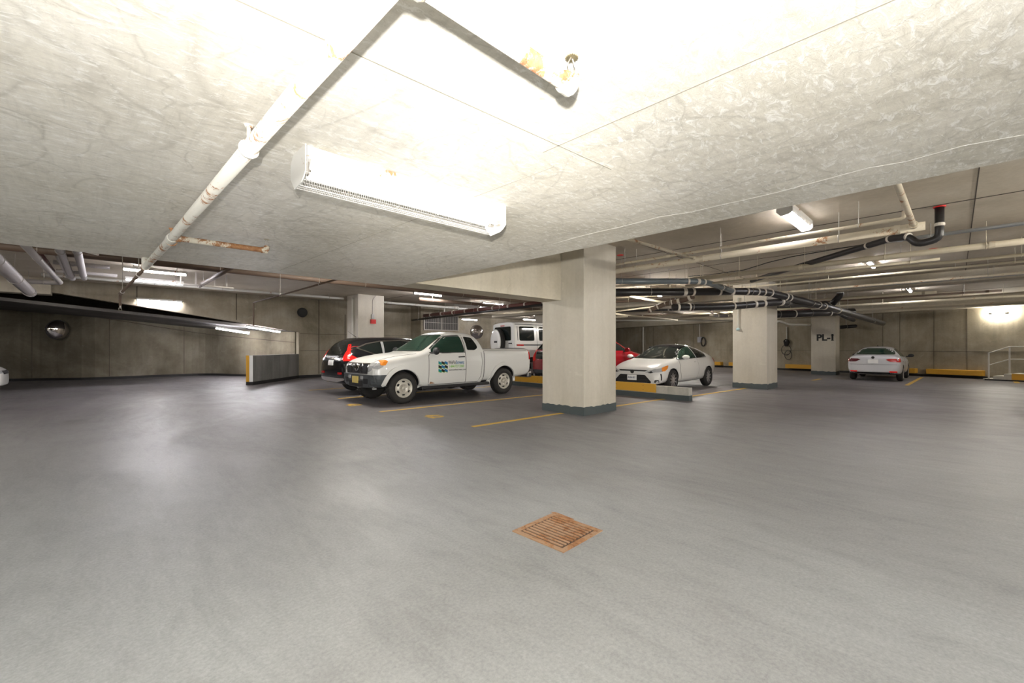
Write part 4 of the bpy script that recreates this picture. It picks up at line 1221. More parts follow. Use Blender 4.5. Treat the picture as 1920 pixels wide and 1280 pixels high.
# ------------------------------------------------------------------ white pickup
def pickup():
    t = empty('pickup_truck', (6.83, 10.02, 0), PI, label='white extended-cab pickup with blue and green door lettering, facing the viewer', cat='truck')
    c0 = (.38, .86, .905, 1.20, .905)
    st = [
     (-2.76, .56, .83, .87, 1.05, .87, 1.30, .85, 1.32), (-2.72, .50, .86, .90, 1.05, .90, 1.315, .875, 1.335), (-2.60, .46, .87, .91, 1.08, .912, 1.32, .885, 1.34),
     (-1.9, .42, .87, .912, 1.08, .918, 1.32, .89, 1.34), (-1.2, .40, .87, .912, 1.10, .918, 1.32, .89, 1.34), (-.88, .38, .86, .91, 1.10, .915, 1.32, .885, 1.34), (-.845, .38, .86, .91, 1.12, .912, 1.33, .88, 1.345),
     (-.82, .33, .88, .91, 1.20, .91, 1.50, .80, 1.53), (-.74, .32, .88, .91, 1.20, .91, 1.66, .72, 1.70), (-.58, .31, .88, .915, 1.20, .912, 1.715, .69, 1.765), (-.2, .30, .88, .912, 1.20, .912, 1.725, .685, 1.785),
     (.18, .30, .88, .912, 1.20, .912, 1.71, .68, 1.77), (.36, .30, .88, .912, 1.19, .912, 1.67, .69, 1.725), (.70, .31, .88, .912, 1.185, .912, 1.46, .75, 1.50), (1.06, .32, .88, .912, 1.17, .912, 1.225, .81, 1.26), (1.22, .38, .86, .912, 1.12, .905, 1.195, .80, 1.225),
     (1.7, .38, .87, .92, 1.05, .91, 1.15, .77, 1.19), (2.10, .38, .86, .90, .99, .885, 1.07, .75, 1.12), (2.25, .38, .80, .85, .95, .83, 1.02, .71, 1.07),
     (2.34, .39, .74, .78, .90, .76, .96, .67, 1.00), (2.38, .42, .68, .72, .84, .70, .90, .62, .93)]
    wx = ((1.63, .375), (-1.62, .375))
    bvh = car_shell(t, st, white_paint, wx, .445, extra_cut=[(-2.68, -.92, -.74, .74, .86, 2.0)])
    bm = BM(); box(bm, -2.68, -.92, -.74, .74, .84, .87); obj('bed_liner', bm, plast_m, t)
    for s in ('+y', '-y'):
        patch(t, bvh, 'front_door', [(.93, .42), (.93, 1.14), (.80, 1.21), (-.20, 1.21), (-.22, .42)], s, white_paint, eps=.006)
        patch(t, bvh, 'rear_door', [(-.235, .42), (-.235, 1.21), (-.76, 1.21), (-.79, .95), (-.74, .55), (-.66, .42)], s, white_paint, eps=.006)
        seam(t, bvh, [(.935, .42), (.935, 1.14), (.86, 1.23)], s, .014); seam(t, bvh, [(-.228, .41), (-.228, 1.68)], s, .016)
        seam(t, bvh, [(-.77, 1.21), (-.797, .95), (-.75, .55), (-.66, .41), (.93, .41)], s, .016)
        seam(t, bvh, [(-.865, .40), (-.865, 1.30)], s, .022)
        seam(t, bvh, [(-.9, 1.255), (-2.6, 1.25)], s, .012, mat=M('soft_crease', (.42, .41, .39), .4) if 'soft_crease' not in bpy.data.materials else bpy.data.materials['soft_crease'])
        w1 = patch(t, bvh, 'front_side_window', [(.86, 1.225), (.82, 1.31), (.35, 1.625), (-.155, 1.655), (-.185, 1.225)], s, greenglass, eps=.008, rr=.035)
        seam(t, bvh, [(.89, 1.212), (.84, 1.32), (.36, 1.642), (-.15, 1.672), (-.20, 1.212), (.89, 1.212)], s, .026, name='window_rubber', mat=plast_m, eps=.006)
        patch(t, bvh, 'rear_side_window', [(-.30, 1.28), (-.285, 1.645), (-.55, 1.62), (-.66, 1.40), (-.655, 1.33), (-.55, 1.275)], s, glass_m, eps=.008, rr=.04)
        patch(t, bvh, 'door_handle', [(.02, 1.085), (.02, 1.11), (-.18, 1.118), (-.18, 1.09)], s, plast_m, eps=.03, rr=.006, skirt=.03)
        # flared arches
        for cx in (1.63, -1.62):
            pts = [(cx+math.cos(a)*.555, .375+math.sin(a)*.555) for a in [math.radians(-8+ i*196/22) for i in range(23)]]
            pts += [(cx+math.cos(a)*.452, .375+math.sin(a)*.452) for a in [math.radians(188-i*196/22) for i in range(23)]]
            pts = [(x, max(z, .34)) for x, z in pts]
            patch(t, bvh, 'fender_flare', pts, s, white_paint, eps=.035, rr=0, skirt=.06, smooth=True)
        sg = 1 if s == '+y' else -1
        patch(t, bvh, 'headlight', [(2.34, .86), (2.30, 1.03), (2.18, 1.06), (2.10, 1.05), (2.14, .90), (2.26, .84)], s, lens_m, eps=.012, rr=.02)
        patch(t, bvh, 'turn_signal', [(2.20, .935), (2.18, 1.045), (2.05, 1.06), (2.01, 1.03), (2.10, .93)], s, amber_m, eps=.026, rr=.02)
        patch(t, bvh, 'tail_light', [(-2.74, .98), (-2.66, .98), (-2.66, 1.27), (-2.74, 1.27)], s, tail_m, eps=.008, rr=.01)
        mirror(t, .80, sg*.90, 1.24, plast_m, sx=.07, sy=.12, sz=.10)
        patch(t, bvh, 'bumper_corner', [(2.36, .40), (2.36, .71), (2.02, .71), (2.00, .66), (2.08, .40)], s, bumper_m, eps=.022, rr=.03, skirt=.05)
    # windscreen
    patch(t, bvh, 'windscreen_surround', [(-.71, 1.25), (.71, 1.25), (.585, 1.695), (-.585, 1.695)], '+x', plast_m, eps=.006, rr=.05)
    patch(t, bvh, 'windscreen', [(-.69, 1.27), (.69, 1.27), (.565, 1.68), (-.565, 1.68)], '+x', greenglass, eps=.011, rr=.05)
    patch(t, bvh, 'rear_window', [(-.60, 1.40), (.60, 1.40), (.54, 1.66), (-.54, 1.66)], '-x', glass_m, eps=.008, rr=.04)
    # hood centre + seams
    seam(t, bvh, [(1.2, .74), (2.3, .66), (2.42, .5)], '+z', .014); seam(t, bvh, [(1.2, -.74), (2.3, -.66), (2.42, -.5)], '+z', .014)
    # nose
    g = patch(t, bvh, 'grille', [(-.52, .74), (.52, .74), (.59, .97), (-.59, .97)], '+x', dark_m, eps=.006, rr=.03)
    for (y0, y1) in ((-.60, -.55), (.55, .60)):
        pass
    patch(t, bvh, 'grille_surround', [(-.60, .96), (.60, .96), (.58, .985), (-.58, .985)], '+x', chrome_m, eps=.014, rr=.008)
    patch(t, bvh, 'grille_surround', [(-.54, .725), (.54, .725), (.56, .75), (-.56, .75)], '+x', chrome_m, eps=.014, rr=.008)
    for s in (-1, 1):
        patch(t, bvh, 'grille_strut', [(s*.50, .74), (s*.56, .74), (s*.62, .97), (s*.56, .97)], '+x', chrome_m, eps=.014, rr=.008)
        patch(t, bvh, 'grille_strut', [(s*.16, .745), (s*.25, .745), (s*.37, .965), (s*.28, .965)], '+x', chrome_m, eps=.018, rr=.008)
        patch(t, bvh, 'headlight', [(s*.56, .77), (s*.72, .82), (s*.77, .98), (s*.60, 1.0)], '+x', lens_m, eps=.010, rr=.02)
        patch(t, bvh, 'fog_opening', [(s*.42, .50), (s*.60, .50), (s*.62, .62), (s*.42, .62)], '+x', dark_m, eps=.046, rr=.02)
        patch(t, bvh, 'fog_lamp', [(s*.27, .60), (s*.40, .60), (s*.40, .68), (s*.27, .68)], '+x', lens_m, eps=.048, rr=.02)
    bm = BM(); lathe(bm, [(.0, .095), (.018, .09), (.02, .07), (.010, .065), (.010, 0)], 'x', 24, off=(2.385, 0, .87)); box(bm, 2.399, 2.409, -.10, .10, .85, .89); obj('round_emblem', bm, chrome_m, t)
    patch(t, bvh, 'front_bumper', [(-.80, .40), (.80, .40), (.80, .71), (-.80, .71)], '+x', bumper_m, eps=.04, rr=.05, skirt=.06)
    patch(t, bvh, 'lower_intake', [(-.36, .42), (.36, .42), (.40, .56), (-.40, .56)], '+x', dark_m, eps=.045, rr=.02)
    pl = patch(t, bvh, 'front_plate', [(-.155, .50), (.155, .50), (.155, .66), (-.155, .66)], '+x', yplate_m, eps=.060, rr=.005)
    patch(t, bvh, 'tail_plate', [(-.15, .62), (.15, .62), (.15, .77), (-.15, .77)], '-x', plate_m, eps=.02, rr=.005)
    # rear step bumper
    bm = BM(); box(bm, -2.92, -2.72, -.80, .80, .42, .60, bev=.04); obj('rear_bumper', bm, chrome_m, t)
    # sills, axle and chassis
    bm = BM(); box(bm, -1.1, 1.1, -.86, .86, .30, .385, bev=.02); obj('chassis', bm, plast_m, t)
    bm = BM(); tube(bm, [(-1.62, -.7, .375), (-1.62, .7, .375)], .05); tube(bm, [(1.63, -.7, .36), (1.63, .7, .36)], .05); obj('axle', bm, plast_m, t)
    for s in ('+y', '-y'):
        patch(t, bvh, 'rust_spot', [(.90, .435), (.88, .49), (.84, .478), (.74, .44)], s, rustplate_m, eps=.010, rr=.008, skirt=.004)
    for x, _ in wx:
        for s in (-1, 1): wheel(t, x, s*.79, .375, .25, 'steel')
    # door lettering on both doors: checker logo and three lines
    cols = {'t': M('teal_vinyl', (.0, .24, .27), .4), 'k': ink_m, 'b': M('blue_vinyl', (.01, .15, .36), .4), 'g': M('green_vinyl', (.22, .52, .06), .4)}
    grid = ['tkb', 'kbk', 'tkb']
    for sgn in (1, -1):
        lg = empty('door_logo', (0, 0, 0), 0); lg.parent = t
        X0, Zt = (.66, 1.0)
        for r in range(3):
            for c in range(3):
                cx = X0 - .085 - c*.09 if sgn > 0 else .10 + .0 + c*.09 + .30
                x0 = X0 - c*.095 if sgn > 0 else .48 + c*.095 - .0
                z0 = Zt - r*.098
                d = -1 if sgn > 0 else 1
                poly = [(x0, z0), (x0+d*.095, z0-.035), (x0+d*.095, z0-.100), (x0, z0-.062)]
                patch(lg, bvh, 'logo_tile', poly, '+y' if sgn > 0 else '-y', cols[grid[r][c]], eps=.0085, rr=0, skirt=.003, step=.05)
                patch(lg, bvh, 'logo_edge', [(x0, z0-.062), (x0+d*.095, z0-.100), (x0+d*.095, z0-.107), (x0, z0-.080)], '+y' if sgn > 0 else '-y', cols['g'], eps=.0082, rr=0, skirt=.003, step=.05)
        rot = (PI/2, 0, PI) if sgn > 0 else (PI/2, 0, 0)
        def yat(x, z):
            h, _, _, _ = bvh.ray_cast(Vector((x, sgn*3, z)), Vector((0, -sgn, 0))); return h.y + sgn*.0095
        def put(txt, x, z, size, mat, sx=1, off=0):
            xx = x if sgn > 0 else (.44 - (x-(-.19)) - .44 + .0)
            o = letters(txt, size, (x if sgn > 0 else -.20 + (.36 - x) - .36 + .0, yat(x, z), z), rot, mat, 'door_lettering', t, off, .0012, 'LEFT', sx)
            # tilt to follow the door skin
            za, zb_ = yat(x, z+.04), yat(x, z-.04)
            o.rotation_euler[0] = PI/2 + math.atan2((za-zb_), .08)*(1 if sgn < 0 else -1)
        if sgn > 0:
            put('WeFix', .355, .955, .130, ink_m, .68)
            put('Screenz', .115, .955, .130, cols['b'], .66, .001)
            put('1·844·727·3360', .345, .855, .098, cols['g'], .80, .001)
            put('www.wefixscreenz.com', .345, .765, .060, ink_m, .97)
    return t
pickup()

# ------------------------------------------------------------------ generic passenger cars
def tailset(): pass

def crossover():
    t = empty('hatchback_car', (7.02, 12.38, 0), 0, label='black compact crossover with tall red tail lights beyond the pickup', cat='car')
    st = [
     (-2.30, .42, .70, .74, .78, .72, .88, .64, .90), (-2.26, .36, .80, .84, .92, .80, 1.02, .70, 1.06), (-2.16, .32, .86, .89, 1.02, .86, 1.22, .74, 1.27), (-2.02, .30, .87, .905, 1.04, .885, 1.42, .66, 1.48),
     (-1.80, .28, .87, .91, 1.05, .90, 1.55, .61, 1.62), (-1.5, .25, .87, .91, 1.05, .905, 1.60, .61, 1.655), (-.5, .22, .87, .91, 1.03, .905, 1.62, .62, 1.675), (.15, .22, .87, .91, 1.02, .905, 1.59, .61, 1.645),
     (.45, .22, .87, .91, 1.02, .905, 1.52, .63, 1.57), (1.25, .22, .87, .91, 1.0, .90, 1.04, .77, 1.09), (1.5, .24, .87, .91, .96, .885, 1.0, .75, 1.04), (2.0, .26, .84, .87, .86, .82, .92, .68, .95), (2.18, .30, .76, .79, .74, .72, .80, .6, .83), (2.24, .36, .66, .69, .64, .62, .70, .5, .72)]
    wx = ((1.31, .34), (-1.31, .34))
    bvh = car_shell(t, st, black_paint, wx, .385)
    for s in ('+y', '-y'):
        seam(t, bvh, [(-1.86, 1.335), (-1.55, 1.455), (-1.1, 1.535), (-.4, 1.565), (.3, 1.50), (.95, 1.17), (1.02, 1.085), (-.95, 1.10), (-1.35, 1.15), (-1.86, 1.335)], s, .03, name='window_chrome', mat=chrome_m, eps=.007)
        patch(t, bvh, 'rear_quarter_window', [(-1.80, 1.33), (-1.50, 1.44), (-1.12, 1.51), (-1.10, 1.13), (-1.33, 1.165)], s, glass_m, eps=.006)
        patch(t, bvh, 'rear_side_window', [(-1.03, 1.12), (-1.05, 1.52), (-.40, 1.545), (-.38, 1.105)], s, glass_m, eps=.006)
        patch(t, bvh, 'front_side_window', [(-.32, 1.105), (-.34, 1.545), (.28, 1.485), (.92, 1.15), (.96, 1.10)], s, glass_m, eps=.006)
        patch(t, bvh, 'window_pillar', [(-1.12, 1.12), (-1.06, 1.12), (-1.02, 1.52), (-1.10, 1.52)], s, M('grey_pillar', (.3, .3, .3), .4) if 'grey_pillar' not in bpy.data.materials else bpy.data.materials['grey_pillar'], eps=.009)
        patch(t, bvh, 'tail_light', [(-2.25, .97), (-2.16, 1.16), (-2.08, 1.32), (-2.00, 1.44), (-1.95, 1.44), (-2.04, 1.26), (-2.05, 1.14), (-1.84, 1.03), (-1.80, .98), (-1.88, .95), (-2.10, .98)], s, tailglow_m, eps=.014, rr=.015, skirt=.03)
        patch(t, bvh, 'sill_cladding', [(-.85, .24), (.85, .24), (.85, .40), (-.85, .40)], s, plast_m, eps=.012)
        seam(t, bvh, [(-.36, .38), (-.36, 1.1)], s); seam(t, bvh, [(-1.0, .7), (-1.07, 1.1)], s)
        sg = 1 if s == '+y' else -1
        mirror(t, .75, sg*.90, 1.10, black_paint)
        patch(t, bvh, 'headlight', [(1.75, .80), (1.80, .93), (2.12, .84), (2.20, .74)], s, lens_m, eps=.01)
    for s in (-1, 1):
        patch(t, bvh, 'tail_light', [(s*.68, 1.00), (s*.88, .99), (s*.86, 1.07), (s*.76, 1.12), (s*.70, 1.38), (s*.665, 1.38), (s*.69, 1.10)], '-x', tailglow_m, eps=.012, rr=.015, skirt=.03)
        patch(t, bvh, 'reversing_light', [(s*.50, .99), (s*.64, .98), (s*.64, 1.06), (s*.54, 1.07)], '-x', M('grey_lens', (.25, .25, .26), .2), eps=.014, rr=.015)
        patch(t, bvh, 'reflector', [(s*.50, .60), (s*.72, .60), (s*.72, .66), (s*.50, .66)], '-x', tail_m, eps=.014, rr=.01)
    patch(t, bvh, 'rear_window', [(-.58, 1.15), (.58, 1.15), (.52, 1.52), (-.52, 1.52)], '-x', glass_m, eps=.010, rr=.05)
    patch(t, bvh, 'chrome_bar', [(-.46, 1.06), (.46, 1.06), (.46, 1.11), (-.46, 1.11)], '-x', M('smoked_chrome', (.07, .07, .07), .25, .8), eps=.016, rr=.01)
    patch(t, bvh, 'rear_plate', [(-.155, .84), (.155, .84), (.155, .99), (-.155, .99)], '-x', plate_m, eps=.02, rr=.006)
    patch(t, bvh, 'rear_bumper_cladding', [(-.82, .37), (.82, .37), (.84, .55), (-.84, .55)], '-x', plast_m, eps=.012, rr=.03)
    patch(t, bvh, 'silver_skid_strip', [(-.80, .50), (.80, .50), (.78, .44), (.40, .38), (-.40, .38), (-.78, .44)], '-x', alloy_m, eps=.02, rr=.02)
    bm = BM(); tube(bm, [(-1.55, 0, 1.655), (-1.62, 0, 1.70), (-1.80, .0, 1.82)], [.012, .006, .003], 6); obj('aerial', bm, plast_m, t)
    for x, _ in wx:
        for s in (-1, 1): wheel(t, x, s*.80, .34, .225, 'five')
crossover()

def coupe():
    t = empty('coupe_car', (14.05, 6.90, 0), PI, label='white two-door coupe with black roof and amber headlights behind the yellow kerb', cat='car')
    st = [
     (-2.16, .48, .66, .70, .78, .70, .86, .60, .88), (-2.12, .38, .76, .80, .92, .78, 1.00, .62, 1.03), (-1.98, .34, .82, .86, .98, .83, 1.10, .60, 1.14), (-1.72, .30, .86, .89, 1.00, .865, 1.19, .57, 1.24),
     (-1.30, .24, .87, .895, .99, .88, 1.30, .55, 1.36), (-.8, .22, .87, .89, .97, .88, 1.385, .55, 1.44), (-.25, .21, .87, .89, .95, .88, 1.415, .56, 1.475), (.10, .21, .87, .89, .94, .88, 1.385, .56, 1.44),
     (.35, .21, .87, .89, .93, .875, 1.30, .59, 1.35), (1.02, .22, .87, .89, .91, .87, .955, .72, .99), (1.35, .24, .87, .895, .90, .87, .93, .70, .965), (1.85, .24, .86, .88, .80, .82, .84, .66, .87),
     (2.10, .20, .82, .84, .70, .76, .76, .60, .79), (2.23, .20, .74, .76, .60, .66, .68, .52, .70), (2.27, .22, .62, .64, .52, .56, .60, .42, .62)]
    wx = ((1.35, .335), (-1.35, .335))
    bvh = car_shell(t, st, white2_paint, wx, .372)
    for s in ('+y', '-y'):
        patch(t, bvh, 'door', [(.78, .34), (.86, .60), (.84, .93), (-.46, .97), (-.52, .6), (-.40, .34)], s, white2_paint, eps=.006)
        seam(t, bvh, [(.78, .33), (.87, .60), (.85, .94)], s); seam(t, bvh, [(-.465, .98), (-.53, .6), (-.40, .33)], s)
        patch(t, bvh, 'front_side_window', [(.82, .985), (.40, 1.22), (.02, 1.345), (-.40, 1.365), (-.42, 1.0)], s, greenglass, eps=.008, rr=.03)
        patch(t, bvh, 'rear_side_window', [(-.48, 1.0), (-.46, 1.36), (-.85, 1.32), (-1.32, 1.15), (-1.26, 1.04)], s, glass_m, eps=.008, rr=.04)
        seam(t, bvh, [(.90, .965), (-1.28, 1.02), (-1.38, 1.16), (-.88, 1.345), (-.42, 1.385), (.02, 1.365), (.42, 1.23), (.90, .965)], s, .018, name='window_rubber', mat=plast_m, eps=.005)
        patch(t, bvh, 'door_handle', [(-.22, .86), (-.22, .885), (-.40, .89), (-.40, .865)], s, white2_paint, eps=.028, rr=.006, skirt=.03)
        patch(t, bvh, 'headlight', [(2.16, .60), (2.05, .70), (1.80, .77), (1.62, .795), (1.70, .72), (1.95, .62)], s, lens_m, eps=.010, rr=.015)
        patch(t, bvh, 'turn_signal', [(1.98, .63), (1.92, .735), (1.72, .785), (1.60, .80), (1.70, .70), (1.86, .63)], s, amber_m, eps=.014, rr=.015)
        patch(t, bvh, 'tail_light', [(-2.12, .80), (-2.05, 1.0), (-1.86, .98), (-1.95, .82)], s, tail_m, eps=.01, rr=.015)
        sg = 1 if s == '+y' else -1
        mirror(t, .72, sg*.86, 1.02, white2_paint, sx=.085, sy=.115, sz=.075)
        patch(t, bvh, 'fog_slot', [(2.02, .36), (2.06, .36), (2.06, .56), (2.02, .56)], s, dark_m, eps=.008, rr=.01)
    patch(t, bvh, 'windscreen', [(-.72, .985), (.72, .985), (.55, 1.40), (-.55, 1.40)], '+x', glass_m, eps=.009, rr=.07)
    patch(t, bvh, 'black_roof', [(.30, -.56), (.30, .56), (-1.05, .52), (-1.05, -.52)], '+z', M('gloss_black_roof', (.01, .01, .011), .1), eps=.006, rr=.05)
    patch(t, bvh, 'rear_window', [(-.55, 1.10), (.55, 1.10), (.48, 1.34), (-.48, 1.34)], '-x', glass_m, eps=.008, rr=.04)
    for s in (-1, 1):
        patch(t, bvh, 'headlight', [(s*.42, .60), (s*.62, .58), (s*.82, .63), (s*.84, .735), (s*.66, .70)], '+x', lens_m, eps=.010, rr=.015)
        patch(t, bvh, 'headlight_bezel', [(s*.50, .585), (s*.60, .575), (s*.66, .60), (s*.60, .64)], '+x', dark_m, eps=.013, rr=.01)
        patch(t, bvh, 'fog_lamp', [(s*.70, .30), (s*.80, .30), (s*.80, .38), (s*.72, .38)], '+x', darkrim_m, eps=.012, rr=.02)
    patch(t, bvh, 'upper_grille', [(-.42, .625), (-.50, .665), (.50, .665), (.42, .625)], '+x', dark_m, eps=.010, rr=.008)
    g = patch(t, bvh, 'lower_grille', [(-.58, .25), (-.62, .32), (-.42, .52), (.42, .52), (.62, .32), (.58, .25)], '+x', dark_m, eps=.012, rr=.03)
    for z in (.30, .335, .37):
        patch(t, bvh, 'grille_slat', [(-.50, z), (.50, z), (.50, z+.010), (-.50, z+.010)], '+x', darkrim_m, eps=.02, rr=0)
    bm = BM(); lathe(bm, [(0, .06), (.014, .058), (.016, 0)], 'x', 20, off=(2.275, 0, .61)); obj('round_emblem', bm, darkrim_m, t)
    pl = patch(t, bvh, 'front_plate', [(-.155, .35), (.155, .35), (.155, .51), (-.155, .51)], '+x', plate_m, eps=.035, rr=.004)
    letters('ALRA 427', .075, (2.316, 0, .43), (PI/2, 0, PI/2), M('plate_blue', (.05, .07, .16), .5), 'plate_lettering', t, .001, .001, 'CENTER', .78)
    for x, _ in wx:
        for s in (-1, 1): wheel(t, x, s*.785, .335, .215, 'ten')
coupe()

def sedan(loc, rz, label, mat, sc=(1, 1, 1)):
    t = empty('sedan_car', loc, rz, label=label, cat='car'); t.scale = sc
    st = [
     (-2.30, .42, .66, .72, .80, .72, .92, .62, .94), (-2.27, .34, .76, .82, .92, .80, 1.01, .68, 1.04), (-2.15, .30, .83, .87, .95, .85, 1.05, .72, 1.09), (-1.80, .26, .87, .89, .95, .87, 1.08, .73, 1.12), (-1.62, .25, .87, .89, .95, .875, 1.11, .70, 1.15),
     (-1.25, .24, .87, .89, .95, .88, 1.29, .60, 1.34), (-.95, .23, .87, .89, .95, .88, 1.375, .56, 1.425), (-.3, .22, .87, .89, .94, .88, 1.41, .56, 1.46), (.2, .22, .87, .89, .93, .88, 1.37, .56, 1.42), (.48, .22, .87, .89, .92, .88, 1.27, .60, 1.32),
     (1.12, .22, .87, .89, .92, .875, .96, .74, .99), (1.45, .24, .87, .89, .90, .87, .92, .70, .96), (2.05, .24, .84, .86, .78, .82, .84, .64, .87), (2.28, .26, .76, .78, .66, .72, .72, .58, .75), (2.35, .30, .62, .64, .56, .58, .62, .46, .64)]
    wx = ((1.33, .325), (-1.32, .325))
    bvh = car_shell(t, st, mat, wx, .365)
    for s in ('+y', '-y'):
        patch(t, bvh, 'rear_side_window', [(-1.32, 1.03), (-1.10, 1.24), (-.86, 1.34), (-.36, 1.36), (-.34, 1.0)], s, greenglass, eps=.007, rr=.03)
        patch(t, bvh, 'front_side_window', [(-.28, 1.0), (-.30, 1.36), (.12, 1.33), (.55, 1.17), (.86, .985)], s, greenglass, eps=.007, rr=.03)
        seam(t, bvh, [(-.31, .35), (-.31, 1.0)], s); seam(t, bvh, [(.88, .35), (.88, .95)], s); seam(t, bvh, [(-1.0, .75), (-1.25, 1.0)], s)
        patch(t, bvh, 'door_handle', [(-.12, .84), (-.12, .86), (-.28, .865), (-.28, .845)], s, mat, eps=.025, rr=.005, skirt=.03)
        patch(t, bvh, 'door_handle', [(-1.02, .85), (-1.02, .87), (-1.18, .875), (-1.18, .855)], s, mat, eps=.025, rr=.005, skirt=.03)
        patch(t, bvh, 'tail_light', [(-2.26, .80), (-2.22, .94), (-2.0, .96), (-1.96, .90), (-2.05, .81)], s, tail_m, eps=.010, rr=.015)
        patch(t, bvh, 'headlight', [(2.28, .62), (2.18, .76), (1.85, .82), (1.95, .66)], s, lens_m, eps=.010, rr=.015)
        sg = 1 if s == '+y' else -1
        mirror(t, .80, sg*.87, 1.02, plast_m)
    for s in (-1, 1):
        patch(t, bvh, 'tail_light', [(s*.40, .90), (s*.50, .94), (s*.80, .945), (s*.84, .80), (s*.56, .815)], '-x', tail_m if s < 0 else M('dark_red_lens', (.10, .01, .015), .15), eps=.012, rr=.015)
        patch(t, bvh, 'reflector', [(s*.52, .385), (s*.76, .385), (s*.76, .435), (s*.52, .435)], '-x', tailglow_m, eps=.016, rr=.012)
        patch(t, bvh, 'headlight', [(s*.46, .64), (s*.70, .62), (s*.72, .76), (s*.52, .72)], '+x', lens_m, eps=.010, rr=.015)
    patch(t, bvh, 'rear_window', [(-.66, 1.11), (.66, 1.11), (.53, 1.37), (-.53, 1.37)], '-x', greenglass, eps=.009, rr=.05)
    patch(t, bvh, 'windscreen', [(-.70, 1.0), (.70, 1.0), (.54, 1.38), (-.54, 1.38)], '+x', glass_m, eps=.009, rr=.05)
    seam(t, bvh, [(-.80, .70), (.80, .70)], '-x', .012)
    patch(t, bvh, 'rear_plate', [(-.17, .745), (.17, .745), (.17, .90), (-.17, .90)], '-x', plate_m, eps=.02, rr=.005)
    patch(t, bvh, 'rear_diffuser', [(-.80, .30), (.80, .30), (.74, .38), (-.74, .38)], '-x', dark_m, eps=.014, rr=.02)
    patch(t, bvh, 'front_grille', [(-.42, .60), (.42, .60), (.46, .70), (-.46, .70)], '+x', dark_m, eps=.012, rr=.01)
    bm = BM(); lathe(bm, [(-.016, 0.0), (-.014, .05), (0, .055)], 'x', 18, off=(-2.30, 0, .985)); obj('round_emblem', bm, darkrim_m, t)
    bm = BM(); prism(bm, [(-.62, 1.44), (-.75, 1.445), (-.78, 1.50), (-.74, 1.505)], 'y', -.012, .012); obj('aerial_fin', bm, plast_m, t)
    for x, _ in wx:
        for s in (-1, 1): wheel(t, x, s*.78, .325, .21, 'five')
    return t
sedan((24.45, 2.28, 0), 0, 'white sedan seen from behind with glowing red reflectors, facing the right wall', silverwhite, (1, .95, .96))
sedan((-4.30, 18.85, 0), 0, 'white car nose just showing at the left edge of the view', white_paint)

def redsuv():
    t = empty('crossover_car', (13.24, 9.36, 0), math.radians(-9), label='dark red crossover with its tail next to the kerb, mostly hidden by the large pillar', cat='car'); t.scale = (1, 1, 1.10)
    st = [
     (-2.28, .42, .70, .76, .80, .74, .90, .66, .93), (-2.24, .34, .82, .86, .95, .84, 1.06, .74, 1.10), (-2.10, .30, .87, .90, 1.02, .88, 1.24, .72, 1.30), (-1.85, .28, .88, .91, 1.05, .90, 1.48, .63, 1.54),
     (-1.5, .25, .88, .92, 1.06, .91, 1.60, .61, 1.66), (-.5, .22, .88, .92, 1.04, .91, 1.64, .62, 1.70), (.1, .22, .88, .92, 1.03, .91, 1.61, .61, 1.67), (.5, .22, .88, .92, 1.03, .91, 1.50, .64, 1.55),
     (1.15, .22, .88, .92, 1.02, .905, 1.10, .77, 1.14), (1.5, .24, .88, .92, .99, .90, 1.06, .75, 1.10), (2.05, .26, .84, .88, .88, .84, .96, .68, 1.0), (2.22, .30, .76, .80, .76, .74, .84, .6, .87), (2.28, .36, .66, .70, .66, .64, .72, .5, .74)]
    wx = ((1.34, .35), (-1.34, .35))
    bvh = car_shell(t, st, red_paint, wx, .395)
    for s in ('+y', '-y'):
        patch(t, bvh, 'rear_side_window', [(-1.6, 1.2), (-1.3, 1.50), (-.42, 1.58), (-.40, 1.13)], s, glass_m, eps=.007, rr=.04)
        patch(t, bvh, 'front_side_window', [(-.33, 1.13), (-.35, 1.58), (.12, 1.54), (.78, 1.20), (.85, 1.12)], s, glass_m, eps=.007, rr=.04)
        patch(t, bvh, 'tail_light', [(-2.24, .86), (-2.20, 1.12), (-1.98, 1.20), (-1.90, 1.12), (-2.08, .90)], s, tailglow_m, eps=.012, rr=.02)
        sg = 1 if s == '+y' else -1
        mirror(t, .66, sg*.90, 1.13, red_paint)
        patch(t, bvh, 'headlight', [(2.20, .78), (2.1, .92), (1.70, .99), (1.85, .82)], s, lens_m, eps=.010, rr=.02)
    for s in (-1, 1):
        patch(t, bvh, 'tail_light', [(s*.62, .80), (s*.84, .80), (s*.84, 1.12), (s*.68, 1.12)], '-x', tail_m, eps=.012, rr=.02)
    patch(t, bvh, 'rear_window', [(-.62, 1.16), (.62, 1.16), (.54, 1.52), (-.54, 1.52)], '-x', glass_m, eps=.009, rr=.05)
    patch(t, bvh, 'dark_tailgate_panel', [(-.58, .86), (.58, .86), (.60, 1.10), (-.60, 1.10)], '-x', glass_m, eps=.010, rr=.03)
    patch(t, bvh, 'rear_plate', [(-.17, .68), (.17, .68), (.17, .83), (-.17, .83)], '-x', plate_m, eps=.02, rr=.005)
    patch(t, bvh, 'rear_bumper_cladding', [(-.84, .33), (.84, .33), (.84, .52), (-.84, .52)], '-x', plast_m, eps=.012, rr=.03)
    bm = BM(); tube(bm, [(-2.33, .62, .34), (-2.10, .62, .34)], .04); tube(bm, [(-2.33, -.62, .34), (-2.10, -.62, .34)], .04); obj('exhaust_tips', bm, chrome_m, t)
    patch(t, bvh, 'windscreen', [(-.74, 1.16), (.74, 1.16), (.58, 1.60), (-.58, 1.60)], '+x', glass_m, eps=.009, rr=.06)
    for x, _ in wx:
        for s in (-1, 1): wheel(t, x, s*.81, .35, .225, 'five')
redsuv()

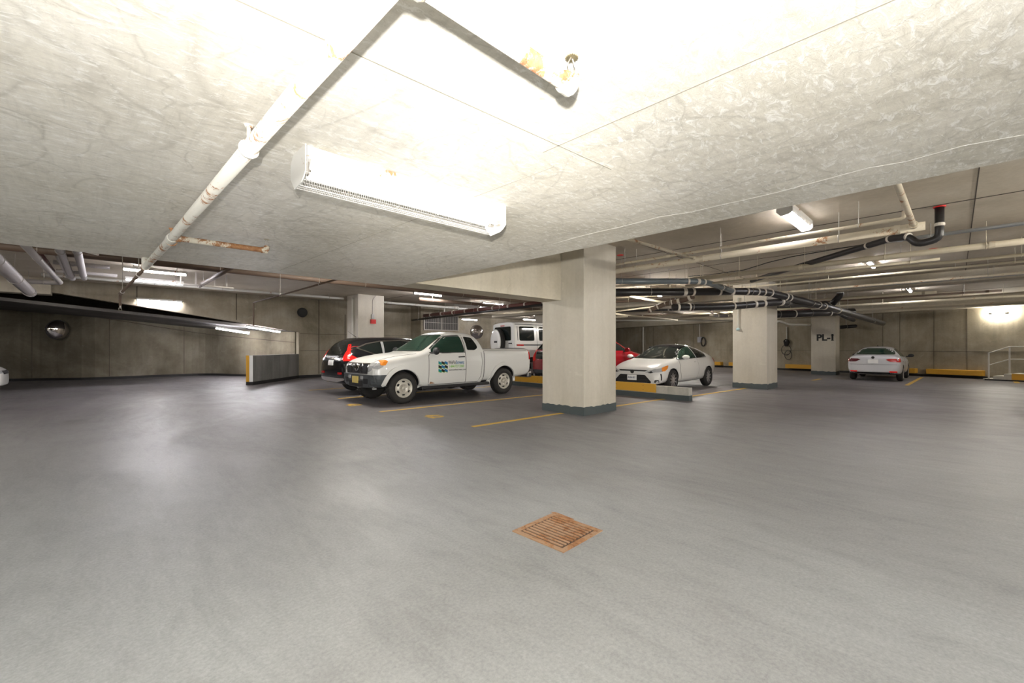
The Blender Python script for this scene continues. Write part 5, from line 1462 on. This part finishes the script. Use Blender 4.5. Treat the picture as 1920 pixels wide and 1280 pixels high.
def offroader():
    t = empty('off_road_car', (13.36, 11.66, 0), math.radians(-12), label='tall boxy white off-roader with a white spare wheel cover on its tail', cat='car'); t.scale = (1.02, 1.0, 1.20)
    st = [
     (-2.20, .50, .80, .84, 1.22, .86, 1.82, .74, 1.86), (-2.18, .46, .84, .87, 1.22, .88, 1.87, .77, 1.92), (-2.08, .44, .85, .88, 1.22, .885, 1.895, .78, 1.95), (-1.0, .42, .85, .88, 1.22, .885, 1.905, .78, 1.965),
     (.2, .42, .85, .88, 1.22, .885, 1.89, .77, 1.94), (.42, .42, .85, .88, 1.22, .885, 1.85, .76, 1.90), (.80, .42, .85, .88, 1.20, .88, 1.32, .76, 1.35), (.88, .42, .85, .88, 1.18, .88, 1.26, .74, 1.29),
     (1.6, .42, .85, .88, 1.10, .86, 1.22, .70, 1.25), (2.10, .42, .84, .87, 1.05, .84, 1.18, .68, 1.21), (2.18, .44, .82, .85, 1.02, .82, 1.12, .66, 1.15), (2.21, .48, .78, .81, .98, .78, 1.06, .64, 1.08)]
    wx = ((1.42, .39), (-1.43, .39))
    bvh = car_shell(t, st, white_paint, wx, .43, crease=.55)
    for s in ('+y', '-y'):
        patch(t, bvh, 'cargo_window', [(-1.98, 1.33), (-1.98, 1.78), (-1.32, 1.78), (-1.32, 1.33)], s, glass_m, eps=.007, rr=.06)
        patch(t, bvh, 'rear_side_window', [(-1.10, 1.33), (-1.10, 1.78), (-.42, 1.78), (-.42, 1.33)], s, glass_m, eps=.007, rr=.06)
        patch(t, bvh, 'front_side_window', [(-.22, 1.33), (-.22, 1.78), (.36, 1.76), (.66, 1.33)], s, glass_m, eps=.007, rr=.06)
        seam(t, bvh, [(-2.12, 1.20), (.9, 1.20)], s, .035, name='side_trim', mat=plast_m, eps=.014)
        seam(t, bvh, [(-2.05, 1.34), (-2.05, 1.78)], s, .02, name='air_slot', mat=plast_m, eps=.006)
        seam(t, bvh, [(-1.2, .5), (-1.2, 1.82)], s); seam(t, bvh, [(-.32, .5), (-.32, 1.82)], s)
        seam(t, bvh, [(-2.15, 1.845), (.40, 1.835)], s, .022, name='rain_gutter', mat=plast_m, eps=.016)
        patch(t, bvh, 'side_marker', [(-2.10, 1.175), (-2.10, 1.215), (-1.82, 1.215), (-1.82, 1.175)], s, tail_m, eps=.022, rr=.01)
        sg = 1 if s == '+y' else -1
        mirror(t, .62, sg*.88, 1.32, white_paint, sz=.09)
    patch(t, bvh, 'rear_window', [(-.62, 1.34), (.62, 1.34), (.60, 1.78), (-.60, 1.78)], '-x', glass_m, eps=.008, rr=.06)
    patch(t, bvh, 'brake_light', [(-.14, 1.80), (.14, 1.80), (.14, 1.825), (-.14, 1.825)], '-x', tail_m, eps=.016, rr=.005)
    patch(t, bvh, 'tail_light', [(-.82, .72), (-.66, .72), (-.66, .88), (-.82, .88)], '-x', tail_m, eps=.016, rr=.01)
    patch(t, bvh, 'tail_light', [(.66, .72), (.82, .72), (.82, .88), (.66, .88)], '-x', tail_m, eps=.016, rr=.01)
    patch(t, bvh, 'windscreen', [(-.66, 1.36), (.66, 1.36), (.64, 1.82), (-.64, 1.82)], '+x', glass_m, eps=.009, rr=.04)
    bm = BM(); box(bm, -2.24, -2.20, -.68, -.50, 1.235, 1.265); obj('tailgate_handle', bm, plast_m, t)
    sp = empty('spare_wheel', (-2.20, .16, 1.30), 0); sp.parent = t
    bm = BM(); lathe(bm, [(-.24, .0), (-.245, .20), (-.24, .37), (-.22, .405)], 'x', 36); obj('spare_wheel_cover', bm, white_paint, sp, smooth=True)
    bm = BM(); lathe(bm, [(-.225, .38), (-.215, .41), (-.04, .415), (-.01, .38), (0, .2)], 'x', 36); obj('spare_tyre', bm, tyre_m, sp, smooth=True)
    bm = BM(); box(bm, -.252, -.242, -.17, .06, -.03, .03); obj('nameplate', bm, plast_m, sp)
    for x, _ in wx:
        for s in (-1, 1): wheel(t, x, s*.79, .39, .25, 'five')
offroader()
